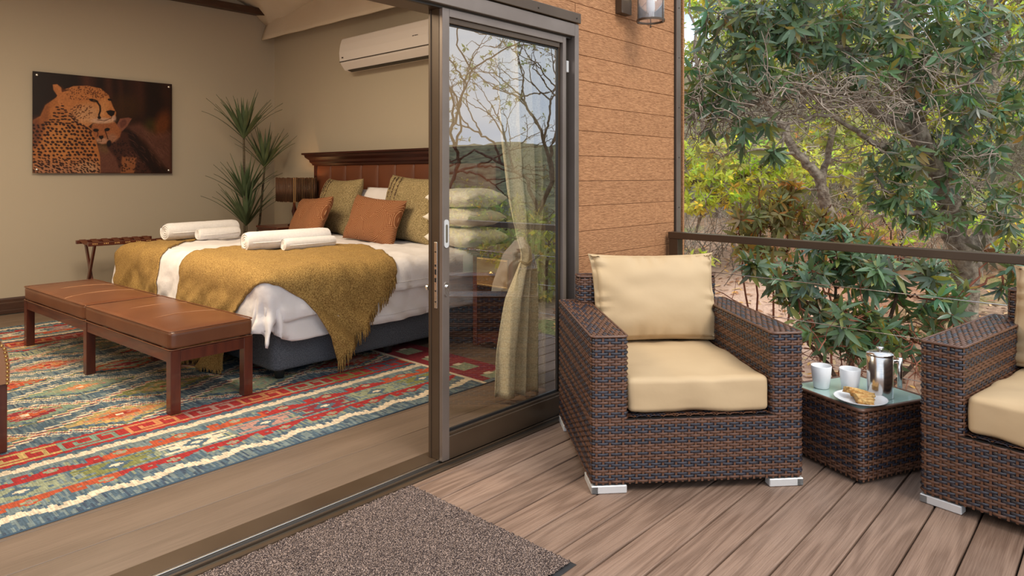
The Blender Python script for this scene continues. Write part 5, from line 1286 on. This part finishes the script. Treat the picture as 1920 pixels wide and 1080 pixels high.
def tree(name, label, cat, limbs, clusters, lm, tm=None, bark=MB_barkd, twig=MB_twig, leafL=.13, per=9, tmpl=None, group=None, big=0, cvar=.35, droop=.25, red=None, twr=.006, hang=0, bare=0, barelen=.5):
    """limbs: list of (points, r0, r1); clusters: (centre, radii, whorls)"""
    base = limbs[0][0][0]; root = empty(name, tuple(base), label=label, cat=cat, group=group); B = np.array(base, float)
    tb_ = Tubes(); skel = []
    for k, (pts, r0, r1) in enumerate(limbs):
        P = []
        for i, (a, b) in enumerate(zip(pts, pts[1:])):
            q = wob(a, b, .10, 7, seed=k*3.1+i*1.7+base[0]); P += list(q[:-1])
        P.append(np.array(pts[-1], float)); P = np.array(P); tb_.add(P-B, r0, r1, 9); skel.append(P)
    tw_ = Tubes(); SK = np.concatenate(skel); WP = []; WD = []
    for c, rad, n in clusters:
        c = np.array(c, float); rad = np.array(rad, float)
        sub = []
        for q in range(max(2, n//9)):       # secondary branches into the cluster
            e = c+RG.normal(0, .5, 3)*rad; a = SK[np.argmin(np.linalg.norm(SK-e, axis=1)+RG.random(len(SK))*.5*rad.mean())]
            p = wob(a, e, .16, 8, seed=RG.random()*50); L = np.linalg.norm(e-a); tw_.add(p-B, twr*1.6+.008*min(2, L), twr*.8, 5); sub.append(p)
        SS = np.concatenate(sub+[SK]) if sub else SK
        for q in range(n):
            u = unit(RG.normal(size=3)); e = c+u*rad*RG.random()**.4
            a = SS[np.argmin(np.linalg.norm(SS-e, axis=1))]; p = wob(a, e, .22, 5, seed=RG.random()*50); tw_.add(p-B, twr, twr*.45, 4)
            if (e[0] < 4.8 and e[1] > 2.15) or (e[0] < 4.5 and e[1] > -3): continue
            WP.append(e); WD.append(unit(unit(e-a)+np.array([0, 0, .35-hang])+RG.normal(0, .2, 3)))
    for c, rad, n in (bare or []):
        c = np.array(c, float); rad = np.array(rad, float)
        for q in range(n):
            e = c+RG.normal(0, .55, 3)*rad; d = unit(RG.normal(size=3)*np.array([1, 1, .45])); p = [e]; L = barelen*RG.uniform(.4, 1)
            for s in range(6): d = unit(d+RG.normal(0, .33, 3)); p.append(p[-1]+d*L/6)
            tw_.add(np.array(p)-B, twr*1.1, twr*.4, 4)
            for s in range(2):
                i = RG.integers(1, 6); d2 = unit(d+RG.normal(0, .8, 3)); p2 = [p[i], p[i]+d2*L*.2, p[i]+unit(d2+RG.normal(0, .3, 3))*L*.42]; tw_.add(np.array(p2)-B, twr*.7, twr*.3, 4)
    tb_.build('trunk', bark, root)
    if tw_.n: tw_.build('twigs', twig, root)['kind'] = 'stuff'
    if WP:
        WP = np.array(WP); WD = np.array(WD); n = len(WP); P = np.repeat(WP, per, 0); A = np.repeat(WD, per, 0)
        az = np.tile(np.arange(per)*2.399, n)+np.repeat(RG.random(n)*6, per); rf = unit(np.cross(A, np.array([.3, .5, .81]))); rs = np.cross(A, rf)
        radial = np.cos(az)[:, None]*rf+np.sin(az)[:, None]*rs; el = RG.uniform(-.1, .9, len(P))[:, None]
        d = unit(radial*np.cos(el)+A*np.sin(el)+np.array([0, 0, -droop])+RG.normal(0, .12, (len(P), 3)))
        nr = unit(A*1.0-radial*.3+np.array([0, 0, .5])+RG.normal(0, .25, (len(P), 3)))
        P = P-A*RG.uniform(0, .5, (len(P), 1))*leafL
        sz = leafL*RG.uniform(.6, 1.15, len(P)); cv = RG.uniform(1-cvar, 1+cvar, (len(P), 1))*np.ones((1, 3)); wcol = np.repeat(RG.normal(1, .12, (n, 3)), per, 0); cv = cv*wcol
        yl = RG.random(len(P)) < .05; cv[yl] *= np.array([2.2, 1.5, .8])
        if red is not None: yr = RG.random(len(P)) < red; cv[yr] *= np.array([2.1, 1.05, .7])
        cv = np.clip(cv, .25, 3); tm_ = tmpl or LT
        if big:
            dist = np.linalg.norm(P-np.array([0, 0, 1.32]), axis=1); ix = np.argsort(dist/sz)
            pick = ix[:big]; rest = ix[big:]
            var = []
            for q in range(6):
                c = (.75, .95, 1.1, 1.3)[q % 4]; col_ = np.array([c, c, c]) if q < 4 else np.array([1.9, 1.3, .7]) if q == 4 else np.array([.7, .75, .8])
                var.append(np_mesh('leaf', tm_[0], tm_[1], smooth=True, col=np.tile(col_, (len(tm_[0]), 1))))
                var[-1].materials.append(lm)
            yv = unit(d); xv = unit(np.cross(yv, nr)); zv_ = np.cross(xv, yv)
            for i in pick:
                o = bpy.data.objects.new('leaf', var[int(RG.integers(0, 6))]); C.objects.link(o); o.parent = root
                Mx = Matrix.Identity(4)
                for r_ in range(3): Mx[r_][0] = xv[i][r_]*sz[i]; Mx[r_][1] = yv[i][r_]*sz[i]; Mx[r_][2] = zv_[i][r_]*sz[i]; Mx[r_][3] = P[i][r_]-B[r_]
                o.matrix_local = Mx
        else: rest = np.arange(len(P))
        V, F, cc_ = leaf_block(P[rest]-B, d[rest], nr[rest], sz[rest], tm_, cv[rest])
        put('foliage', np_mesh('foliage', V, F, smooth=True, col=cc_), lm, root)['kind'] = 'stuff'
    return root
def at(px, py, D, z=None):
    a = (px-960)/1280; t_ = math.radians(42.55)
    return (D*(math.cos(t_)+a*math.sin(t_)), D*(math.sin(t_)-a*math.cos(t_)), 1.32-(py-330)/1280*D if z is None else z)
def foot(px, D):
    x, y, _ = at(px, 330, D); return (x, y, ground_z(x, y)-.05)
# the big dark-leaved tree just beyond the railing
D0 = 6.2
limbs = [([foot(1800, 6.6), at(1810, 520, 6.5), at(1790, 400, 6.4), at(1720, 250, 6.1), at(1690, 90, 5.9), at(1680, -60, 5.9), at(1670, -220, 6)], .13, .05),
 ([at(1805, 520, 6.5), at(1860, 420, 6.6), at(1915, 380, 6.7), at(2010, 320, 6.8), at(2060, 220, 6.8)], .11, .018),
 ([at(1720, 260, 6.1), at(1600, 175, 5.8), at(1500, 170, 5.6), at(1400, 195, 5.4), at(1330, 225, 5.3)], .045, .012),
 ([at(1700, 150, 6.0), at(1580, 90, 5.7), at(1450, 60, 5.5), at(1360, 20, 5.4)], .04, .012),
 ([at(1760, 330, 6.3), at(1830, 200, 6.1), at(1850, 60, 6), at(1870, -80, 6)], .055, .02),
 ([at(1745, 300, 6.2), at(1640, 270, 5.8), at(1560, 215, 5.6), at(1480, 230, 5.4)], .03, .01),
 ([at(1790, 400, 6.4), at(1700, 400, 6.0), at(1640, 330, 5.8)], .03, .01)]
R = lambda a, b, c=None: (a, a if c is None else c, b)
cl = [(at(1395, 50, 5.4), R(.36, .30), 60), (at(1480, 40, 5.5), R(.50, .30), 85), (at(1600, 50, 5.7), R(.48, .34), 70), (at(1335, 160, 5.2), R(.26, .20), 40), (at(1440, 130, 5.4), R(.36, .18), 40),
 (at(1300, 225, 5.1), R(.16, .22), 22), (at(1400, 245, 5.2), R(.30, .12), 14), (at(1460, 285, 5.2), R(.10, .06), 5), (at(1590, 130, 5.6), R(.35, .2), 30), (at(1720, 60, 5.8), R(.5, .40), 75), (at(1840, 60, 5.9), R(.5, .42), 60),
 (at(1880, 200, 6.0), R(.40, .36), 40), (at(1760, 190, 5.9), R(.42, .3), 42), (at(1690, 330, 5.8), R(.28, .35), 46), (at(1810, 300, 6.0), R(.4, .32), 42), (at(1880, 380, 6.2), R(.3, .28), 26), (at(1740, 400, 6.1), R(.32, .22), 28), (at(2040, 250, 6.8), R(.5, .4), 45), (at(1560, -60, 5.6), R(1.2, .3), 60), (at(1790, -60, 5.9), R(.8, .3), 60)]
bare = [(at(1480, 190, 5.5), (.75, .75, .10), 110), (at(1620, 190, 5.7), (.6, .6, .16), 90), (at(1680, 170, 5.9), (.4, .4, .3), 50), (at(1370, 215, 5.3), (.35, .35, .12), 45), (at(1790, 330, 6.1), (.5, .5, .5), 60)]
tree('broadleaf_tree', 'large dark leaved tree with tangled lichened branches beyond the railing', 'tree', limbs, cl, ML_dark, bark=MB_bark, leafL=.145, per=8, big=300, droop=.55, hang=.5, red=.10, bare=bare, barelen=.55, twr=.0055)
# bush of the same leaf right behind the side table
limbs = [([foot(1600, 5.9), at(1590, 640, 5.8), at(1560, 520, 5.7)], .03, .01), ([foot(1600, 5.9), at(1500, 560, 5.7), at(1440, 500, 5.6)], .02, .008), ([foot(1610, 5.9), at(1680, 560, 5.8), at(1700, 470, 5.8)], .022, .008), ([foot(1620, 5.9), at(1750, 640, 5.8), at(1800, 560, 5.8)], .02, .008)]
cl = [(at(1560, 600, 5.4), R(.42, .22), 48), (at(1500, 520, 5.6), R(.28, .2), 30), (at(1405, 500, 5.6), R(.07, .12), 7), (at(1620, 500, 5.6), R(.4, .2), 46), (at(1720, 530, 5.7), R(.4, .25), 40), (at(1640, 640, 5.5), R(.45, .16), 42), (at(1560, 450, 5.7), R(.3, .12), 18), (at(1780, 600, 5.6), R(.3, .25), 22), (at(1880, 500, 5.9), R(.25, .22), 12)]
tree('leathery_bush', 'glossy green leathery bush growing behind the side table', 'bush', limbs, cl, ML_dark, bark=MB_barkd, twig=MB_red, leafL=.165, per=9, big=300, droop=.2, red=.10, bare=[(at(1600, 640, 5.6), (.6, .6, .25), 70)], barelen=.5)
# upright shrub in front of the red bank
limbs = [([foot(px, 7.0), at(px+dx, 470, 7), at(px+dx*2, y1, 7)], .012, .005) for px, dx, y1 in ((1400, -6, 380), (1420, 2, 350), (1450, -4, 370), (1470, 6, 340), (1500, 4, 380), (1530, 6, 400), (1560, -2, 420))]
cl = [(at(1400, 430, 7), R(.16, .22), 26), (at(1440, 400, 7), R(.2, .28), 34), (at(1480, 390, 7), R(.2, .3), 34), (at(1530, 430, 7), R(.2, .25), 28), (at(1600, 440, 6.9), R(.25, .2), 24), (at(1430, 470, 7), R(.3, .14), 20)]
tree('red_stemmed_shrub', 'upright red stemmed shrub above the rail in front of the red soil bank', 'shrub', limbs, cl, ML_red, bark=MB_red, twig=MB_red, leafL=.15, per=8, big=200, droop=.15, red=.15)
# curved pale trunk
limbs = [([foot(1588, 9.2), at(1575, 470, 9.2), at(1545, 370, 9.2), at(1535, 330, 9.2), at(1490, 285, 9.3), at(1440, 200, 9.4), at(1400, 90, 9.5)], .10, .04), ([at(1540, 345, 9.2), at(1560, 250, 9.2), at(1600, 130, 9.2), at(1620, 20, 9.3)], .05, .02), ([at(1500, 290, 9.3), at(1420, 280, 9.1), at(1350, 290, 9.0)], .025, .008), ([at(1545, 355, 9.2), at(1470, 350, 9.1), at(1430, 335, 9.0)], .018, .006)]
cl = [(at(1420, 60, 9.5), R(.8, .7), 70), (at(1600, 60, 9.3), R(.9, .7), 80), (at(1580, 240, 9.3), R(.6, .35), 60), (at(1640, 330, 9.2), R(.4, .35), 40), (at(1350, 290, 9.1), R(.5, .2), 22)]
tree('crooked_tree', 'tree with a crooked pale trunk standing before the red soil bank', 'tree', limbs, cl, ML_olive, bark=MB_bark, leafL=.13, per=9, tmpl=LS, big=0, cvar=.4, droop=.1)
# lime green tree
limbs = [([foot(1440, 10.6), at(1415, 440, 10.6), at(1375, 390, 10.6), at(1320, 350, 10.6), at(1270, 320, 10.6)], .09, .04), ([foot(1430, 10.7), at(1420, 400, 10.7), at(1400, 350, 10.7), at(1360, 280, 10.8)], .05, .02), ([at(1330, 355, 10.6), at(1310, 420, 10.4), at(1300, 460, 10.3)], .025, .01)]
cl = [(at(1330, 330, 10.5), R(.7, .28), 90), (at(1400, 350, 10.5), R(.7, .40), 120), (at(1300, 380, 10.4), R(.4, .2), 34), (at(1450, 300, 10.7), R(.7, .35), 90), (at(1340, 290, 10.8), R(.8, .25), 60), (at(1510, 320, 11), R(.7, .35), 80), (at(1600, 270, 12), R(.8, .4), 80), (at(1290, 280, 11), R(.35, .2), 25)]
tree('lime_green_tree', 'lime green leaved tree with arching grey trunks left of the red bank', 'tree', limbs, cl, ML_lime, bark=MB_bark, leafL=.12, per=8, tmpl=LS, cvar=.3, droop=.1)
# small lime seedling by the post
cl = [(at(1310, 480, 6.0), R(.14, .08), 9)]
tree('lime_seedling', 'small lime green seedling beside the railing post', 'plant', [([foot(1318, 6.0), at(1318, 520, 6), at(1312, 470, 6)], .008, .003)], cl, ML_lime, bark=MB_twig, leafL=.09, per=7, tmpl=LS, big=40)
# background thicket trees, each its own
bgs = [(1350, 15, 'olive', 'grey twiggy thicket tree behind the lime green tree'), (1390, 19, 'olive', 'distant olive tree seen above the lime green tree'), (1480, 16, 'lime', 'yellow green tree behind the crooked trunk'), (1560, 20, 'olive', 'distant brownish tree right of the crooked trunk'),
       (1640, 15, 'lime', 'yellow green tree in the gap left of the big trunk'), (1740, 18, 'olive', 'distant olive tree behind the big dark leaved tree'), (1830, 14, 'lime', 'yellowish tree right of the big trunk'), (1930, 17, 'olive', 'distant tree at the right edge of the view'), (1440, 26, 'olive', 'far hillside tree above the red bank'), (1600, 27, 'lime', 'far hillside tree in the middle of the thicket'), (1780, 28, 'olive', 'far hillside tree above the cable railing'), (1350, 30, 'lime', 'farthest pale tree on the hillside to the left'), (1690, 24, 'olive', 'far brown tree behind the big trunk'), (2060, 13, 'lime', 'yellowish tree just outside the right edge of the view'), (2150, 18, 'olive', 'olive tree outside the right edge of the view'), (1880, 22, 'olive', 'far olive tree between the big trunk and the right edge')]
for i, (px, D, kd, lab) in enumerate(bgs):
    f0 = foot(px, D); h = D*.20+RG.uniform(1.2, 2.2); s = RG.uniform(-.5, .5)
    top = (f0[0]+s, f0[1]-s, f0[2]+h)
    mid = ((f0[0]+top[0])/2+RG.uniform(-.3, .3), (f0[1]+top[1])/2, f0[2]+h*.5)
    lb = [([f0, mid, top], .08, .02)]
    for q in range(4):
        a = RG.uniform(0, 6.28); r = RG.uniform(.8, 1.8); lb.append(([mid, (mid[0]+r*math.cos(a), mid[1]+r*math.sin(a), mid[2]+RG.uniform(.6, 1.8))], .035, .01))
    cs = []
    for q in range(6):
        a = RG.uniform(0, 6.28); r = RG.uniform(.3, 1.9); cs.append(((f0[0]+r*math.cos(a), f0[1]+r*math.sin(a), f0[2]+h*RG.uniform(.30, 1.05)), (RG.uniform(.7, 1.2), RG.uniform(.7, 1.2), RG.uniform(.4, .8)), 60))
    sparse = (i % 3 == 0)
    tree('thicket_tree', lab, 'tree', lb, cs if not sparse else cs[:4], ML_olive if kd == 'olive' else ML_lime, bark=MB_bark, leafL=.17 if D < 22 else .24, per=7, tmpl=LS, cvar=.45, group='thicket trees on the slope', bare=[((f0[0], f0[1], f0[2]+h*.35), (1.3, 1.3, h*.3), 90)], barelen=1.3, twr=.010)
# low bushes of the middle distance
for i, (px, D, rr_, hh_, kd, lab) in enumerate([(1610, 11.5, .9, 1.0, 0, 'olive bush right of the crooked trunk'), (1690, 10.5, .8, 1.1, 1, 'lime bush left of the big trunk'), (1760, 12.5, 1.0, 1.2, 0, 'olive bush behind the big trunk'),
        (1850, 11, .9, 1.0, 0, 'olive bush right of the big trunk'), (1910, 9.8, .8, .9, 1, 'lime bush near the right end of the rail'), (1650, 15, 1.4, 1.6, 0, 'tall olive bush in the middle of the slope'), (1990, 11.5, 1.0, 1.2, 0, 'olive bush beyond the right armchair')]):
    x, y, z = foot(px, D)
    tree('slope_bush', lab, 'bush', [([(x, y, z), (x+.1, y, z+hh_*.6)], .03, .012), ([(x, y, z), (x-.3, y+.2, z+hh_*.7)], .02, .008)], [((x, y, z+hh_*.6), (rr_, rr_, hh_*.5), int(75*rr_))], (ML_olive, ML_lime)[kd], leafL=.12, per=7, tmpl=LS, group='bushes on the slope beyond the railing', cvar=.4, bare=[((x, y, z+hh_*.3), (rr_, rr_, hh_*.3), 25)], barelen=.7)
# dry undergrowth on the slope
ub = Tubes()
for k in range(1500):
    px = RG.uniform(1240, 2050); D = RG.uniform(9.5, 22); x, y, z = foot(px, D); p = [np.array([x, y, z])]; d = unit(np.array([RG.normal(0, .6), RG.normal(0, .6), 1.0])); L = RG.uniform(.4, 1.4)
    for s in range(4): d = unit(d+RG.normal(0, .25, 3)); p.append(p[-1]+d*L/4)
    ub.add(np.array(p), .009, .004, 3)
ug = empty('dry_undergrowth', (0, 0, 0), label='tangle of dry grey stems covering the slope beyond the railing', cat='undergrowth', kind='stuff')
o = ub.build('stems', MB_twig, None); bpy.data.objects.remove(ug); o.name = 'dry_undergrowth'; tag(o, 'tangle of dry grey stems covering the slope beyond the railing', 'undergrowth', kind='stuff')
# leaf litter
n = 5200; A_ = np.radians(RG.uniform(-12, 42, n)); DD = 4.9+RG.random(n)**1.3*8; lx = DD*np.cos(A_); ly = DD*np.sin(A_)
ok = ~((lx < 4.5) & (ly < 8.3)); lx = lx[ok]; ly = ly[ok]; n = len(lx); lz = np.array([ground_z(a, b)+.012 for a, b in zip(lx, ly)])
az = RG.random(n)*6.28; d = np.stack([np.cos(az), np.sin(az), RG.normal(0, .25, n)], 1); nr = unit(np.stack([RG.normal(0, .35, n), RG.normal(0, .35, n), np.ones(n)], 1))
cc_ = np.array([(.55, .25, .10), (.40, .20, .10), (.62, .42, .22), (.30, .14, .07), (.65, .36, .10)])[RG.integers(0, 5, n)]
V, F, K = leaf_block(np.stack([lx, ly, lz], 1), d, nr, RG.uniform(.08, .16, n), LT, cc_)
o = put('leaf_litter', np_mesh('litter', V, F, smooth=True, col=K), mat('dry_leaf', (1, 1, 1), .8, attr='col')); tag(o, 'dry brown fallen leaves scattered on the ground under the bushes', 'leaf litter', kind='stuff')
# trees on the open side, seen mirrored in the sliding glass
def rtree(loc, h, label, lm, lean=(0, 0), seed=0, leaves=60, spread=1.0, per=5):
    rr = np.random.default_rng(seed); f0 = np.array([loc[0], loc[1], ground_z(*loc)-.05]); lb = []; tips = []
    def grow(p, d, L, r, lev):
        e = p+d*L; m = (p+e)/2+rr.normal(0, .09*L, 3); lb.append(([tuple(p), tuple(m), tuple(e)], r, r*.62))
        if lev == 0: tips.append(e); return
        for q in range(3 if lev > 2 else 2):
            dd = unit(d+rr.normal(0, .50*spread, 3)+np.array([0, 0, .08])); grow(e if q else (m+e)/2, dd, L*rr.uniform(.60, .85), r*.62, lev-1)
    grow(f0, unit(np.array([lean[0], lean[1], 1.0])), h*.30, h*.0115, 5)
    cs = [(tuple(t), (.3, .3, .22), max(1, leaves//len(tips))) for t in tips] if leaves else []
    return tree('sparse_tree', label, 'tree', lb, cs, lm, bark=MB_barkd, leafL=.10, per=per, tmpl=LS, group='trees on the open side of the deck', twr=.005, cvar=.3)
rtree((8.6, -4.4), 5.6, 'bare spreading tree beyond the deck, mirrored in the left half of the door glass', ML_olive, (-.25, -.1), 3, 160)
rtree((11.5, -5.2), 7.0, 'sparse leaved tree beyond the deck, mirrored in the middle of the door glass', ML_olive, (.1, .2), 8, 240, per=6)
rtree((12.0, -9.5), 7.0, 'thin bare tree beyond the deck, mirrored behind the first two', ML_olive, (0, 0), 12, 120)
for i, (x, y, r, h, c) in enumerate([(8.8, -2.6, 1.1, 1.5, ML_olive), (10.5, -4.6, 1.4, 1.7, ML_olive), (9.0, -6.5, 1.3, 1.2, ML_lime), (12.5, -7.0, 1.8, 1.8, ML_olive), (14.5, -9.8, 1.8, 1.6, ML_olive), (13.5, -4.2, 1.8, 2.6, ML_olive), (11.0, -11, 1.8, 1.4, ML_lime), (17, -14, 2.5, 2.0, ML_olive)]):
    z = ground_z(x, y)
    tree('rounded_bush', ['olive bush nearest the deck corner, mirrored in the glass', 'olive bush beside the sparse tree, mirrored in the glass', 'lime bush left of the bare tree, mirrored in the glass', 'olive bush behind the bare tree, mirrored in the glass', 'olive bush far out on the slope, mirrored in the glass', 'tall olive bush by the curtain side, mirrored in the glass', 'far lime bush at the foot of the hill, mirrored in the glass', 'farthest olive bush at the foot of the hill, mirrored in the glass'][i], 'bush', [([(x, y, z-.05), (x+.1, y, z+h*.6)], .05, .02)], [((x, y, z+h*.5), (r*.8, r*.8, h*.5), 150)], c, leafL=.15, per=7, tmpl=LS, group='bushes on the open side of the deck', cvar=.4)
